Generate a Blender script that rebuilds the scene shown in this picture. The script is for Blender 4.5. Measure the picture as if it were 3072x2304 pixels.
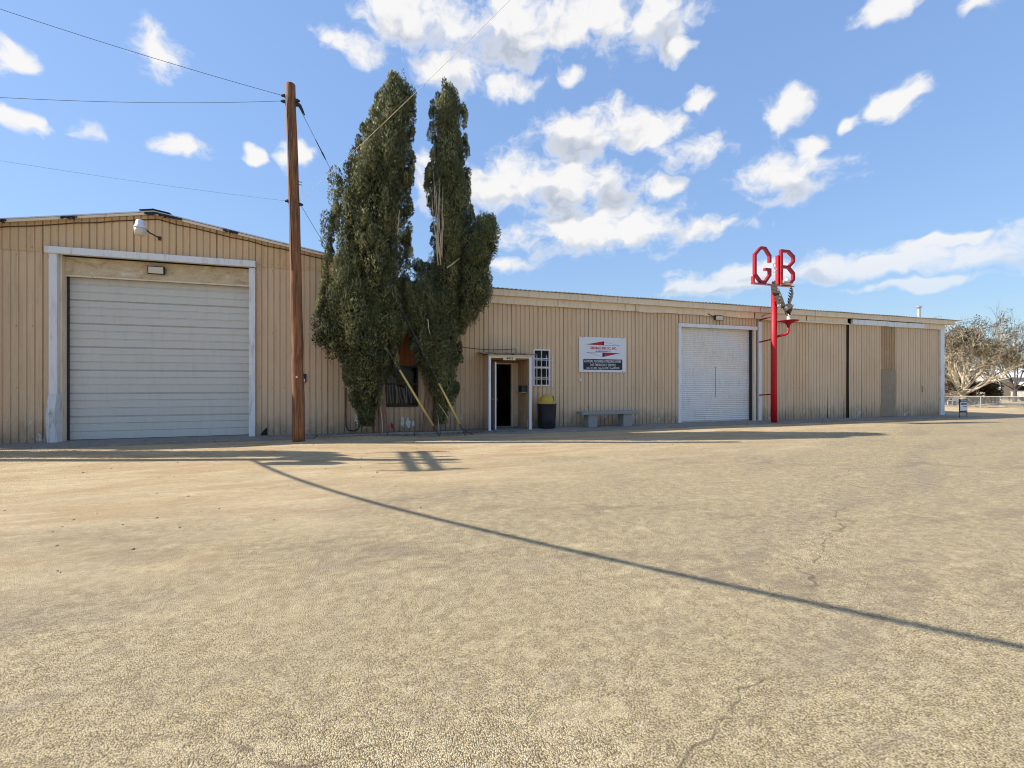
import bpy, math, random
import numpy as np
from mathutils import Vector, Matrix

for o in list(bpy.data.objects):
    bpy.data.objects.remove(o)
S = bpy.context.scene
COL = S.collection
R = math.radians
random.seed(7)
rng = np.random.default_rng(11)

# ------------------------------------------------------------------ camera
cam = bpy.data.cameras.new('camera')
cam.sensor_width = 36.0
cam.lens = 16.275
cam.clip_start = 0.05
cam.clip_end = 6000
camo = bpy.data.objects.new('camera', cam)
COL.objects.link(camo)
camo.location = (0, 0, 1.45)
camo.rotation_euler = (R(90), 0, R(-18.0))
S.camera = camo

# ------------------------------------------------------------------ sun, sky, exposure
SHU, SHP = 1.20, 0.37                    # ground shadow per metre of height: along the front, out of the front
sun_dir = Vector((-SHU, SHP, 1.0)).normalized()
SUN_EL = math.asin(sun_dir.z)
SUN_AZ = math.atan2(sun_dir.x, sun_dir.y)          # clockwise from +Y
SUN_STRENGTH = 3.8
SKY_STRENGTH = 0.15
EXPOSURE = 0.95
sl = bpy.data.lights.new('sun', 'SUN')
sl.energy = SUN_STRENGTH
sl.angle = R(0.42)
sl.color = (1.0, 0.93, 0.82)
so = bpy.data.objects.new('sun', sl)
COL.objects.link(so)
so.location = (-40, 20, 40)
so.rotation_euler = (-sun_dir).to_track_quat('-Z', 'Y').to_euler()

S.view_settings.view_transform = 'Standard'
S.view_settings.look = 'None'
S.view_settings.exposure = EXPOSURE
S.view_settings.gamma = 1.0
S.view_settings.use_curve_mapping = False
S.render.engine = 'CYCLES'

world = bpy.data.worlds.new('World')
S.world = world
world.use_nodes = True


class NT:
    """small node-tree helper"""
    dim = '3D'

    def __init__(self, tree):
        self.t = tree
        self.n = tree.nodes
        self.n.clear()

    def node(self, kind, **kw):
        nd = self.n.new(kind)
        for k, v in kw.items():
            setattr(nd, k, v)
        return nd

    def link(self, a, b):
        self.t.links.new(a, b)

    def inp(self, nd, idx, v):
        if hasattr(v, 'is_output'):
            self.link(v, nd.inputs[idx])
        else:
            nd.inputs[idx].default_value = v

    def math(self, op, a, b=0.0, c=None, clamp=False):
        nd = self.node('ShaderNodeMath', operation=op, use_clamp=clamp)
        self.inp(nd, 0, a)
        if len(nd.inputs) > 1:
            self.inp(nd, 1, b)
        if c is not None:
            self.inp(nd, 2, c)
        return nd.outputs[0]

    def vmath(self, op, a, b=(0, 0, 0), c=None):
        nd = self.node('ShaderNodeVectorMath', operation=op)
        self.inp(nd, 0, a)
        if op not in ('NORMALIZE', 'LENGTH'):
            self.inp(nd, 1, b)
        if c is not None:
            self.inp(nd, 2, c)
        return nd.outputs['Value'] if op in ('DOT_PRODUCT', 'LENGTH', 'DISTANCE') else nd.outputs['Vector']

    def mix(self, fac, a, b, mode='MIX'):
        nd = self.node('ShaderNodeMix', data_type='RGBA', blend_type=mode)
        self.inp(nd, 0, fac)
        self.inp(nd, 6, a)
        self.inp(nd, 7, b)
        return nd.outputs[2]

    def ramp(self, v, lo, hi, a=0.0, b=1.0, smooth=True):
        nd = self.node('ShaderNodeMapRange', interpolation_type='SMOOTHSTEP' if smooth else 'LINEAR')
        self.inp(nd, 0, v)
        self.inp(nd, 1, lo); self.inp(nd, 2, hi)
        self.inp(nd, 3, a); self.inp(nd, 4, b)
        return nd.outputs[0]

    def noise(self, vec, scale, detail=4.0, rough=0.55, dist=0.0, dim=None):
        nd = self.node('ShaderNodeTexNoise', noise_dimensions=dim or self.dim)
        if vec is not None:
            self.link(vec, nd.inputs['Vector'])
        nd.inputs['Scale'].default_value = scale
        nd.inputs['Detail'].default_value = detail
        nd.inputs['Roughness'].default_value = rough
        nd.inputs['Distortion'].default_value = dist
        return nd.outputs['Fac']

    def voro(self, vec, scale, feature='F1', out='Distance', rnd=1.0):
        nd = self.node('ShaderNodeTexVoronoi', feature=feature)
        self.link(vec, nd.inputs['Vector'])
        nd.inputs['Scale'].default_value = scale
        if 'Randomness' in nd.inputs:
            nd.inputs['Randomness'].default_value = rnd
        return nd.outputs[out]

    def scale(self, vec, s):
        return self.vmath('MULTIPLY', vec, s)


def col4(c):
    return (c[0], c[1], c[2], 1.0)


def build_world():
    T = NT(world.node_tree)
    tc = T.node('ShaderNodeTexCoord')
    d = tc.outputs['Generated']
    sx = T.node('ShaderNodeSeparateXYZ')
    T.link(d, sx.inputs[0])
    sky = T.node('ShaderNodeTexSky', sky_type='NISHITA')
    sky.sun_disc = False
    sky.sun_elevation = SUN_EL
    sky.sun_rotation = SUN_AZ
    sky.altitude = 1000
    sky.air_density = 1.0
    sky.dust_density = 0.35
    sky.ozone_density = 2.0
    az = T.math('ARCTAN2', sx.outputs[0], sx.outputs[1])
    el = T.math('ARCSINE', sx.outputs[2])
    cp = T.node('ShaderNodeCombineXYZ')
    T.link(az, cp.inputs[0]); T.link(el, cp.inputs[1])
    P = cp.outputs[0]
    # cumulus of the day: azimuth, elevation, half sizes (degrees)
    C = CLOUDS
    wn_ = T.node('ShaderNodeTexNoise', noise_dimensions='2D')
    T.link(P, wn_.inputs['Vector'])
    wn_.inputs['Scale'].default_value = 17.0
    wn_.inputs['Detail'].default_value = 2.0
    Q = T.vmath('ADD', P, T.vmath('MULTIPLY', T.vmath('SUBTRACT', wn_.outputs['Color'], (0.5, 0.5, 0.5)), (R(3.0), R(2.0), 0.0)))
    NQ = T.vmath('ADD', Q, CLOUD_SEED)
    n1 = T.noise(T.scale(NQ, (1.0, 1.45, 1.0)), 10.0, 7.0, 0.60, 0.0, '2D')
    rmin = None
    rlow = None
    for (a, e, ra, re_) in C:
        inv = (1 / R(ra), 1 / R(re_), 0.0)
        off = (-a / ra, -e / re_, 0.0)
        v = T.vmath('MULTIPLY_ADD', Q, inv, off)
        q = T.vmath('DOT_PRODUCT', v, v)
        rmin = q if rmin is None else T.math('MINIMUM', rmin, q)
        if ra * re_ > 10.0 or (e < 13.5 and re_ > 1.8):
            off2 = (-a / ra, -(e - 0.5 * re_) / re_, 0.0)
            v2 = T.vmath('MULTIPLY_ADD', Q, inv, off2)
            q2 = T.vmath('DOT_PRODUCT', v2, v2)
            rlow = q2 if rlow is None else T.math('MINIMUM', rlow, q2)
    blob = T.math('SUBTRACT', 1.0, T.math('POWER', rmin, 0.7))
    blob = T.math('MINIMUM', T.math('MAXIMUM', blob, -1.6), 1.2)
    # the same kind of clouds all round the rest of the sky
    pz = T.math('ADD', T.math('MAXIMUM', sx.outputs[2], 0.0), 0.22)
    cx = T.math('DIVIDE', sx.outputs[0], pz)
    cy = T.math('DIVIDE', sx.outputs[1], pz)
    cq = T.node('ShaderNodeCombineXYZ')
    T.link(cx, cq.inputs[0]); T.link(cy, cq.inputs[1])
    far = T.noise(cq.outputs[0], 1.5, 2.0, 0.5, 0.0, '2D')
    farb = T.math('MULTIPLY_ADD', far, 9.0, -5.3)
    inaz = T.ramp(T.math('ABSOLUTE', T.math('SUBTRACT', az, R(18.0))), R(47), R(56))
    inel = T.ramp(el, R(40), R(47))
    outm = T.math('MAXIMUM', inaz, inel)
    farb = T.math('MULTIPLY_ADD', outm, 3.0, T.math('SUBTRACT', farb, 3.0))
    blob = T.math('MAXIMUM', blob, T.math('MINIMUM', farb, 0.75))
    fld = T.math('ADD', blob, T.math('MULTIPLY', T.math('SUBTRACT', n1, 0.485), 3.1))
    dens = T.ramp(fld, -0.10, 0.85)
    fade = T.ramp(el, R(-1.0), R(17.0))
    dens = T.math('MULTIPLY', dens, fade)
    # self shading: thicker undersides are greyer
    low = T.math('SUBTRACT', 1.0, T.math('POWER', rlow, 0.7))
    dif = T.math('SUBTRACT', low, blob)
    n3 = T.noise(T.scale(T.vmath('ADD', NQ, (0.010, -0.016, 0)), (1.0, 1.45, 1.0)), 10.0, 2.0, 0.55, 0.0, '2D')
    shd = T.math('ADD', T.math('MULTIPLY', dif, 1.15), T.math('MULTIPLY', T.math('SUBTRACT', n3, n1), 2.2))
    shd = T.math('MULTIPLY', T.ramp(shd, -0.38, 0.42), T.ramp(fld, 0.1, 1.0))
    # compress the model's range by luminance, as the even hazy winter sky shows
    bw = T.node('ShaderNodeRGBToBW')
    T.link(sky.outputs[0], bw.inputs[0])
    kf = T.math('MULTIPLY', T.math('POWER', T.math('DIVIDE', T.math('MAXIMUM', bw.outputs[0], 0.05), 1.5), -0.60), SKY_GAIN)
    skyc = T.vmath('MULTIPLY', sky.outputs[0], kf)
    cc = T.mix(shd, col4(CLOUD_LIT), col4(CLOUD_SHADE))
    fin = T.mix(T.math('MULTIPLY', dens, 0.96), skyc, cc)
    bg = T.node('ShaderNodeBackground')
    bg.inputs[1].default_value = SKY_STRENGTH
    T.link(fin, bg.inputs[0])
    out = T.node('ShaderNodeOutputWorld')
    T.link(bg.outputs[0], out.inputs[0])


SKY_GAIN = 0.96
CLOUD_SEED = (14.8, 21.2, 0.0)
CLOUD_LIT = (3.35, 3.3, 3.25)
CLOUD_SHADE = (1.72, 1.9, 2.25)
CLOUDS = [
    (5.3, 37.6, 6.5, 2.83), (-0.6, 34.7, 4.4, 1.58), (16.5, 37.6, 9.2, 3.74), (26.2, 37.7, 10.5, 3.24),
    (34.4, 36.8, 5.4, 2.85), (37.7, 34.2, 2.6, 1.1), (11.1, 33.6, 6.3, 2.14), (16.8, 32.6, 4.8, 1.56),
    (25.4, 33.4, 1.9, 1.04), (28.4, 28.0, 9.0, 2.74), (35.7, 27.6, 3.8, 1.96), (38.5, 24.9, 5.4, 1.91),
    (20.5, 23.2, 16.0, 3.64), (36.1, 22.1, 2.4, 1.34), (29.0, 17.7, 15.6, 2.78), (17.4, 14.5, 3.2, 0.97),
    (48.9, 27.4, 2.6, 1.96), (57.5, 25.3, 2.9, 1.99), (40.1, 29.7, 2.0, 1.2), (54.2, 24.5, 0.8, 0.6),
    (48.7, 20.9, 5.9, 2.46), (51.0, 23.1, 1.9, 1.46), (57.3, 32.3, 2.7, 1.44), (63.2, 30.0, 2.0, 1.02),
    (-29.3, 25.8, 1.3, 1.58), (-19.6, 29.8, 2.5, 2.46), (-28.3, 21.4, 1.9, 0.9), (-24.8, 22.0, 1.6, 0.95),
    (-16.8, 22.5, 2.7, 1.34), (-6.7, 24.1, 2.0, 1.36), (-11.5, 23.3, 1.6, 0.91), (48.7, 11.6, 9.6, 1.72),
    (56.4, 11.3, 6.7, 1.29), (64.5, 11.1, 3.5, 2.39), (59.2, 9.2, 7.9, 0.63), (42.4, 10.8, 8.5, 1.22),
    (61.3, 12.7, 4.6, 0.72),
]
build_world()
S.cycles.use_denoising = True
S.cycles.filter_width = 1.05
S.cycles.max_bounces = 8
S.cycles.diffuse_bounces = 4
S.cycles.transparent_max_bounces = 8

# ------------------------------------------------------------------ materials
def new_mat(name):
    m = bpy.data.materials.new(name)
    m.use_nodes = True
    T = NT(m.node_tree)
    b = T.node('ShaderNodeBsdfPrincipled')
    o = T.node('ShaderNodeOutputMaterial')
    T.link(b.outputs[0], o.inputs[0])
    return m, T, b


def setc(T, b, c):
    if hasattr(c, 'is_output'):
        T.link(c, b.inputs['Base Color'])
    else:
        b.inputs['Base Color'].default_value = col4(c)


def pos(T):
    return T.node('ShaderNodeNewGeometry').outputs['Position']


def bump(T, b, h, strength=0.3, dist=0.01):
    n = T.node('ShaderNodeBump')
    n.inputs['Strength'].default_value = strength
    n.inputs['Distance'].default_value = dist
    T.link(h, n.inputs['Height'])
    T.link(n.outputs[0], b.inputs['Normal'])


def mat_plain(name, c, rough=0.6, metal=0.0, var=0.12, scale=6.0, bmp=0.0, dirt=None, spec=0.4):
    """paint / plastic / metal with uneven tone and optional grime"""
    m, T, b = new_mat(name)
    p = pos(T)
    n = T.noise(p, scale, 5.0, 0.6)
    cc = T.mix(n, col4([x * (1 - var) for x in c]), col4([min(1, x * (1 + var)) for x in c]))
    if dirt:
        st = T.noise(T.scale(p, (3.5, 3.5, 0.6)), 3.0, 6.0, 0.65)
        cc = T.mix(T.ramp(st, 0.48, 0.75, 0, dirt[3]), cc, col4(dirt[:3]))
    setc(T, b, cc)
    T.link(T.ramp(n, 0.2, 0.8, rough - 0.08, rough + 0.1), b.inputs['Roughness'])
    b.inputs['Metallic'].default_value = metal
    b.inputs['Specular IOR Level'].default_value = spec
    if bmp:
        bump(T, b, T.noise(p, scale * 8, 4.0), bmp, 0.004)
    return m


def mat_siding(name, base, grime, peel=1.0):
    m, T, b = new_mat(name)
    p = pos(T)
    sx = T.node('ShaderNodeSeparateXYZ')
    T.link(p, sx.inputs[0])
    z = sx.outputs[2]
    rnd = T.node('ShaderNodeObjectInfo').outputs['Random']
    big = T.noise(p, 0.8, 4.0, 0.6)
    c = T.mix(big, col4([x * 0.86 for x in base]), col4([x * 1.1 for x in base]))
    c = T.mix(T.ramp(rnd, 0, 1, 0.0, 0.6), c, col4((base[0] * 0.94, base[1] * 0.88, base[2] * 0.80)))
    # rain streaks running down the sheets
    st = T.noise(T.scale(p, (9.0, 9.0, 0.35)), 1.6, 6.0, 0.7)
    c = T.mix(T.ramp(st, 0.50, 0.72, 0, 0.45), c, col4(grime))
    # chalky sun-faded paint
    fd = T.noise(T.scale(p, (1.0, 1.0, 0.5)), 2.3, 6.0, 0.7)
    c = T.mix(T.ramp(fd, 0.52, 0.8, 0, 0.30), c, col4((0.78, 0.66, 0.52)))
    # splash dirt above the ground, ragged upper edge
    sp = T.math('ADD', z, T.math('MULTIPLY', T.noise(T.scale(p, (2.5, 2.5, 1.0)), 2.2, 6.0, 0.7), -1.3))
    c = T.mix(T.ramp(sp, -0.72, 0.10, 0.78, 0.0), c, col4((0.27, 0.215, 0.155)))
    # flaked paint low on the sheets with primer showing
    fl = T.noise(T.scale(p, (1.6, 1.6, 0.9)), 2.6, 8.0, 0.72, 0.6)
    fm = T.math('MULTIPLY', T.ramp(fl, 0.60, 0.625), T.ramp(z, 0.35, 0.95, 1.0, 0.0))
    c = T.mix(T.math('MULTIPLY', fm, 0.8 * peel), c, col4((0.62, 0.60, 0.57)))
    # thin rust runs below the fasteners
    rr1 = T.noise(T.scale(p, (26.0, 26.0, 0.9)), 1.0, 4.0, 0.75)
    rr2 = T.noise(T.scale(p, (1.0, 1.0, 0.6)), 1.3, 3.0)
    c = T.mix(T.math('MULTIPLY', T.ramp(rr1, 0.60, 0.72), T.ramp(rr2, 0.48, 0.64, 0, 0.5)), c, col4((0.33, 0.19, 0.09)))
    # rust freckles
    ru = T.noise(p, 14.0, 4.0, 0.7)
    rm = T.math('MULTIPLY', T.ramp(ru, 0.70, 0.76), T.ramp(big, 0.45, 0.7))
    c = T.mix(T.math('MULTIPLY', rm, 0.7), c, col4((0.19, 0.085, 0.035)))
    setc(T, b, c)
    b.inputs['Roughness'].default_value = 0.62
    b.inputs['Specular IOR Level'].default_value = 0.25
    bump(T, b, T.noise(p, 9.0, 4.0), 0.12, 0.01)
    return m


TAN = (0.69, 0.515, 0.34)
M = {}
M['siding'] = mat_siding('tan_siding', TAN, (0.36, 0.25, 0.15))
M['gable'] = mat_siding('gable_siding', (0.66, 0.465, 0.27), (0.36, 0.235, 0.125), 0.0)
M['white'] = mat_plain('white_trim', (0.74, 0.75, 0.77), 0.5, 0, 0.07, 3.0, 0.15, (0.33, 0.29, 0.24, 0.5))
M['fascia'] = mat_plain('cream_fascia', (0.78, 0.65, 0.49), 0.6, 0, 0.10, 1.5, 0.12, (0.36, 0.28, 0.19, 0.55))
M['garage'] = mat_plain('grey_door_paint', (0.60, 0.59, 0.54), 0.5, 0, 0.05, 1.2, 0.08, (0.40, 0.37, 0.33, 0.25))
M['rollup'] = mat_plain('white_door_paint', (0.78, 0.755, 0.72), 0.45, 0.0, 0.06, 1.6, 0.06, (0.38, 0.35, 0.33, 0.35))
def mat_header():
    m, T, b = new_mat('stained_header')
    p = pos(T)
    n = T.noise(T.scale(p, (1.0, 1.0, 1.8)), 2.4, 7.0, 0.7, 1.2)
    c = T.mix(T.ramp(n, 0.30, 0.52), col4((0.36, 0.26, 0.14)), col4((0.60, 0.485, 0.32)))
    c = T.mix(T.ramp(n, 0.55, 0.66, 0, 0.8), c, col4((0.72, 0.68, 0.62)))
    setc(T, b, c)
    b.inputs['Roughness'].default_value = 0.7
    return m


M['header'] = mat_header()
M['dark'] = mat_plain('dark_interior', (0.02, 0.02, 0.022), 0.9, 0, 0.1)
M['black'] = mat_plain('black_metal', (0.025, 0.025, 0.028), 0.5, 0.0, 0.2)
M['blackpl'] = mat_plain('black_plastic', (0.018, 0.019, 0.024), 0.42, 0.0, 0.2, 4.0, 0.1)
M['rubber'] = mat_plain('brown_cable', (0.09, 0.05, 0.03), 0.7)
M['cable'] = mat_plain('grey_cable', (0.10, 0.12, 0.15), 0.6)
M['steel'] = mat_plain('galvanised_steel', (0.55, 0.56, 0.57), 0.38, 0.7, 0.1, 8.0)
M['zinc'] = mat_plain('zinc_roof', (0.62, 0.62, 0.62), 0.45, 0.35, 0.12, 2.0, 0.0, (0.30, 0.2, 0.13, 0.5))
M['red'] = mat_plain('red_enamel', (0.50, 0.006, 0.014), 0.5, 0, 0.18, 4.0, 0.15, (0.30, 0.01, 0.012, 0.6))
M['darkred'] = mat_plain('dark_red_enamel', (0.33, 0.006, 0.02), 0.45, 0, 0.10, 5.0)
M['yellow'] = mat_plain('faded_yellow_plastic', (0.62, 0.47, 0.15), 0.5, 0, 0.12, 3.0, 0, (0.40, 0.33, 0.18, 0.5))
M['lidyellow'] = mat_plain('yellow_plastic', (0.52, 0.34, 0.04), 0.42, 0, 0.08, 5.0)
M['ash'] = mat_plain('pale_bronze', (0.62, 0.57, 0.46), 0.55, 0.0, 0.25, 14.0, 0.3)
M['bird'] = mat_plain('weathered_bronze', (0.33, 0.24, 0.16), 0.5, 0.2, 0.35, 12.0, 0.3)
M['birddark'] = mat_plain('dark_bronze', (0.05, 0.045, 0.045), 0.5, 0.2, 0.3, 12.0, 0.3)
M['alum'] = mat_plain('cast_aluminium', (0.72, 0.74, 0.77), 0.42, 0.25, 0.06, 10.0)
M['lens'] = mat_plain('frosted_lens', (0.62, 0.58, 0.48), 0.35, 0, 0.06, 10.0)
M['signwhite'] = mat_plain('sign_white', (0.72, 0.735, 0.78), 0.4, 0, 0.04, 2.0)
M['signblack'] = mat_plain('sign_black', (0.015, 0.016, 0.02), 0.45, 0, 0.1)
M['signred'] = mat_plain('sign_red', (0.50, 0.006, 0.014), 0.45, 0, 0.05)
M['bone'] = mat_plain('cream_board', (0.68, 0.60, 0.45), 0.6, 0, 0.05)
M['palered'] = mat_plain('pale_blue_paint', (0.42, 0.52, 0.60), 0.5, 0, 0.1)
M['ply'] = mat_plain('weathered_plywood', (0.31, 0.235, 0.16), 0.85, 0, 0.35, 5.0, 0.4, (0.36, 0.31, 0.25, 0.7))
M['rustpanel'] = mat_plain('rusted_sheet', (0.42, 0.27, 0.14), 0.75, 0, 0.3, 3.0, 0.2, (0.44, 0.33, 0.2, 0.6))
M['redbrown'] = mat_plain('red_brown_sheet', (0.30, 0.105, 0.035), 0.7, 0, 0.25, 3.0, 0.1, (0.18, 0.05, 0.02, 0.6))  # reddish brown tone with darker streaks
M['warmlitwood'] = mat_plain('warm_lit_wood', (0.33, 0.165, 0.05), 0.6, 0, 0.3, 7.0, 0.2, (0.15, 0.07, 0.025, 0.6))  # porch wood; its orange tone stands in for warm light through the roof
M['doorleaf'] = mat_plain('grey_door_leaf', (0.42, 0.42, 0.42), 0.5, 0, 0.1, 3.0)
M['tar'] = mat_plain('torn_black_foam', (0.03, 0.028, 0.03), 0.85, 0, 0.4, 20.0, 0.6)
M['blind'] = mat_plain('vinyl_blind', (0.78, 0.76, 0.72), 0.6, 0, 0.1)
M['housewall'] = mat_plain('house_wall', (0.42, 0.41, 0.38), 0.7, 0, 0.1, 2.0)
M['whiteroof'] = mat_plain('white_metal_roof', (0.80, 0.80, 0.78), 0.5, 0, 0.05, 2.0)
M['twig'] = mat_plain('dark_twig', (0.11, 0.09, 0.08), 0.9, 0, 0.2)
M['palebark'] = mat_plain('pale_bark', (0.56, 0.475, 0.345), 0.85, 0, 0.3, 5.0, 0.3)
M['greybark'] = mat_plain('grey_bark', (0.24, 0.145, 0.095), 0.9, 0, 0.4, 9.0, 0.6, (0.34, 0.29, 0.24, 0.7))
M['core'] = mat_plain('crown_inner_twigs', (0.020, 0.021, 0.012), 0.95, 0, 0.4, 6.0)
M['drybush'] = mat_plain('dry_leaves', (0.13, 0.085, 0.045), 0.9, 0, 0.4, 3.0)


def mat_glass():
    m, T, b = new_mat('window_glass')
    b.inputs['Base Color'].default_value = (0.55, 0.58, 0.6, 1)
    b.inputs['Roughness'].default_value = 0.03
    b.inputs['Transmission Weight'].default_value = 1.0
    b.inputs['IOR'].default_value = 1.22
    return m


M['glass'] = mat_glass()


def mat_concrete():
    m, T, b = new_mat('old_concrete')
    p = pos(T)
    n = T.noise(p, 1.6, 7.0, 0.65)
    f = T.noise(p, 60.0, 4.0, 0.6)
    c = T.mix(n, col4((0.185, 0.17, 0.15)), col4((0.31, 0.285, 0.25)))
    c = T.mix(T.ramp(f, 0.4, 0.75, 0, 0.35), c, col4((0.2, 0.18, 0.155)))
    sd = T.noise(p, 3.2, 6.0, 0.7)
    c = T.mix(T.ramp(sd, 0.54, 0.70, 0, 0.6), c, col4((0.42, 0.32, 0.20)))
    setc(T, b, c)
    b.inputs['Roughness'].default_value = 0.9
    bump(T, b, f, 0.3, 0.004)
    return m


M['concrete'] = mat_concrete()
M['benchcon'] = mat_plain('bench_concrete', (0.29, 0.285, 0.27), 0.85, 0, 0.15, 6.0, 0.4, (0.24, 0.24, 0.23, 0.5))


def mat_ground():
    m, T, b = new_mat('lot_surface')
    p = pos(T)
    T.dim = '2D'
    sx = T.node('ShaderNodeSeparateXYZ')
    T.link(p, sx.inputs[0])
    x, y = sx.outputs[0], sx.outputs[1]
    # worn chip seal nearest the road, loose tan dirt towards the building
    w = T.noise(T.scale(p, (0.5, 0.9, 1)), 0.9, 5.0, 0.62)
    edge = T.math('ADD', y, T.math('MULTIPLY', x, -0.30))
    edge = T.math('ADD', edge, T.math('MULTIPLY', T.math('SUBTRACT', w, 0.5), 7.5))
    dirt = T.ramp(edge, 3.6, 9.4)
    # ---- chip seal: pale chips in brown binder
    wp = T.vmath('ADD', p, T.vmath('MULTIPLY', T.node_noise_vec(p, 30.0), (0.012, 0.012, 0)))
    vn = T.node('ShaderNodeTexVoronoi', voronoi_dimensions='2D')
    T.link(T.scale(wp, (1.0, 0.8, 1.0)), vn.inputs['Vector'])
    vn.inputs['Scale'].default_value = 150.0
    vd = vn.outputs['Distance']
    sv = T.node('ShaderNodeSeparateXYZ')
    T.link(vn.outputs['Color'], sv.inputs[0])
    stone = T.mix(sv.outputs[0], col4((0.359, 0.283, 0.156)), col4((0.700, 0.575, 0.354)))
    stone = T.mix(T.ramp(sv.outputs[1], 0.84, 0.95, 0, 0.8), stone, col4((0.268, 0.221, 0.165)))
    gap = T.ramp(vd, 0.32, 0.64)
    seal = T.mix(T.math('MULTIPLY', gap, 0.86), stone, col4((0.090, 0.062, 0.034)))
    # broad wear, tyre tracks and oil
    rt_ = T.node('ShaderNodeVectorRotate', rotation_type='Z_AXIS')
    T.link(p, rt_.inputs['Vector'])
    rt_.inputs['Angle'].default_value = R(-24)
    big = T.noise(T.scale(rt_.outputs[0], (0.22, 0.9, 1)), 1.2, 5.0, 0.64, 0.3)
    seal = T.mix(T.ramp(big, 0.48, 0.70, 0, 0.55), seal, col4((0.242, 0.193, 0.140)))
    med = T.noise(T.scale(p, (0.6, 1.2, 1)), 3.0, 5.0, 0.68)
    seal = T.mix(T.ramp(med, 0.52, 0.74, 0, 0.32), seal, col4((0.297, 0.247, 0.201)))
    seal = T.mix(T.ramp(med, 0.26, 0.44, 0.30, 0), seal, col4((0.664, 0.539, 0.335)))
    m2 = T.noise(T.scale(p, (0.8, 1.0, 1)), 11.0, 5.0, 1.0)
    seal = T.mix(T.ramp(m2, 0.49, 0.58, 0, 0.34), seal, col4((0.182, 0.141, 0.081)))
    seal = T.mix(T.ramp(m2, 0.42, 0.51, 0.22, 0), seal, col4((0.728, 0.614, 0.378)))
    # two pairs of tyre tracks sweeping in from the road
    wl = T.math('ADD', T.math('MULTIPLY', x, 0.42), y)
    wl = T.math('ADD', wl, T.math('MULTIPLY', T.math('SUBTRACT', w, 0.5), 2.2))
    tk = T.math('MINIMUM', T.math('ABSOLUTE', T.math('SUBTRACT', wl, 4.1)), T.math('ABSOLUTE', T.math('SUBTRACT', wl, 5.8)))
    tk = T.math('MINIMUM', tk, T.math('ABSOLUTE', T.math('SUBTRACT', wl, 9.6)))
    tk = T.math('MULTIPLY', T.ramp(tk, 0.05, 0.30, 1.0, 0.0), T.ramp(med, 0.42, 0.6))
    seal = T.mix(T.math('MULTIPLY', tk, 0.5), seal, col4((0.207, 0.161, 0.115)))
    # hairline cracks
    cw = T.vmath('ADD', p, T.vmath('MULTIPLY', T.node_noise_vec(p, 1.1), (0.55, 0.35, 0)))
    ce_ = T.node('ShaderNodeTexVoronoi', voronoi_dimensions='2D', feature='DISTANCE_TO_EDGE')
    T.link(T.vmath('ADD', T.scale(cw, (0.45, 1.0, 1.0)), T.vmath('MULTIPLY', T.node_noise_vec(p, 7.0), (0.05, 0.12, 0))), ce_.inputs['Vector'])
    ce_.inputs['Scale'].default_value = 0.30
    cm = T.math('MULTIPLY', T.ramp(ce_.outputs['Distance'], 0.0006, 0.0036, 1.0, 0.0), T.ramp(T.noise(p, 0.55, 2.0), 0.42, 0.54))
    cm = T.math('MULTIPLY', cm, T.ramp(T.noise(p, 6.0, 2.0), 0.36, 0.50))
    seal = T.mix(T.math('MULTIPLY', cm, 0.6), seal, col4((0.080, 0.058, 0.041)))
    # ---- dirt
    d1 = T.noise(T.scale(p, (0.35, 1.0, 1)), 1.6, 5.0, 0.68, 0.4)
    d2 = T.noise(p, 46.0, 3.0, 0.7)
    d3 = T.noise(T.scale(p, (0.25, 1.3, 1)), 2.6, 5.0, 0.72)
    dc = T.mix(T.ramp(d1, 0.3, 0.72), col4((0.490, 0.352, 0.196)), col4((0.632, 0.506, 0.313)))
    dc = T.mix(T.ramp(d3, 0.53, 0.68, 0, 0.4), dc, col4((0.474, 0.292, 0.161)))
    dc = T.mix(T.ramp(d3, 0.32, 0.46, 0.6, 0), dc, col4((0.664, 0.549, 0.356)))
    dc = T.mix(T.ramp(d2, 0.50, 0.70, 0, 0.55), dc, col4((0.284, 0.198, 0.122)))
    d4 = T.noise(T.scale(p, (0.6, 1.2, 1)), 12.0, 5.0, 1.0)
    dc = T.mix(T.ramp(d4, 0.50, 0.60, 0, 0.5), dc, col4((0.332, 0.229, 0.130)))
    c = T.mix(dirt, seal, dc)
    setc(T, b, c)
    b.inputs['Roughness'].default_value = 0.93
    b.inputs['Specular IOR Level'].default_value = 0.2
    # relief: chips on the seal, clods and ruts in the dirt
    vb = T.node('ShaderNodeTexVoronoi', voronoi_dimensions='2D')
    T.link(T.scale(wp, (1.0, 0.8, 1.0)), vb.inputs['Vector'])
    vb.inputs['Scale'].default_value = 150.0
    h = T.math('MULTIPLY', T.math('SUBTRACT', 0.75, vb.outputs['Distance']), 0.75)
    h2 = T.math('ADD', T.math('MULTIPLY', d2, 2.6), T.math('MULTIPLY', T.noise(T.scale(p, (0.25, 1.3, 1)), 2.6, 3.0, 0.7), 5.0))
    bump(T, b, T.math('ADD', h, T.math('MULTIPLY', h2, dirt)), 0.8, 0.009)
    return m


def node_noise_vec(self, vec, scale):
    nd = self.node('ShaderNodeTexNoise', noise_dimensions=self.dim)
    self.link(vec, nd.inputs['Vector'])
    nd.inputs['Scale'].default_value = scale
    nd.inputs['Detail'].default_value = 1.0
    return self.vmath('SUBTRACT', nd.outputs['Color'], (0.5, 0.5, 0.5))


NT.node_noise_vec = node_noise_vec
M['ground'] = mat_ground()


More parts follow.
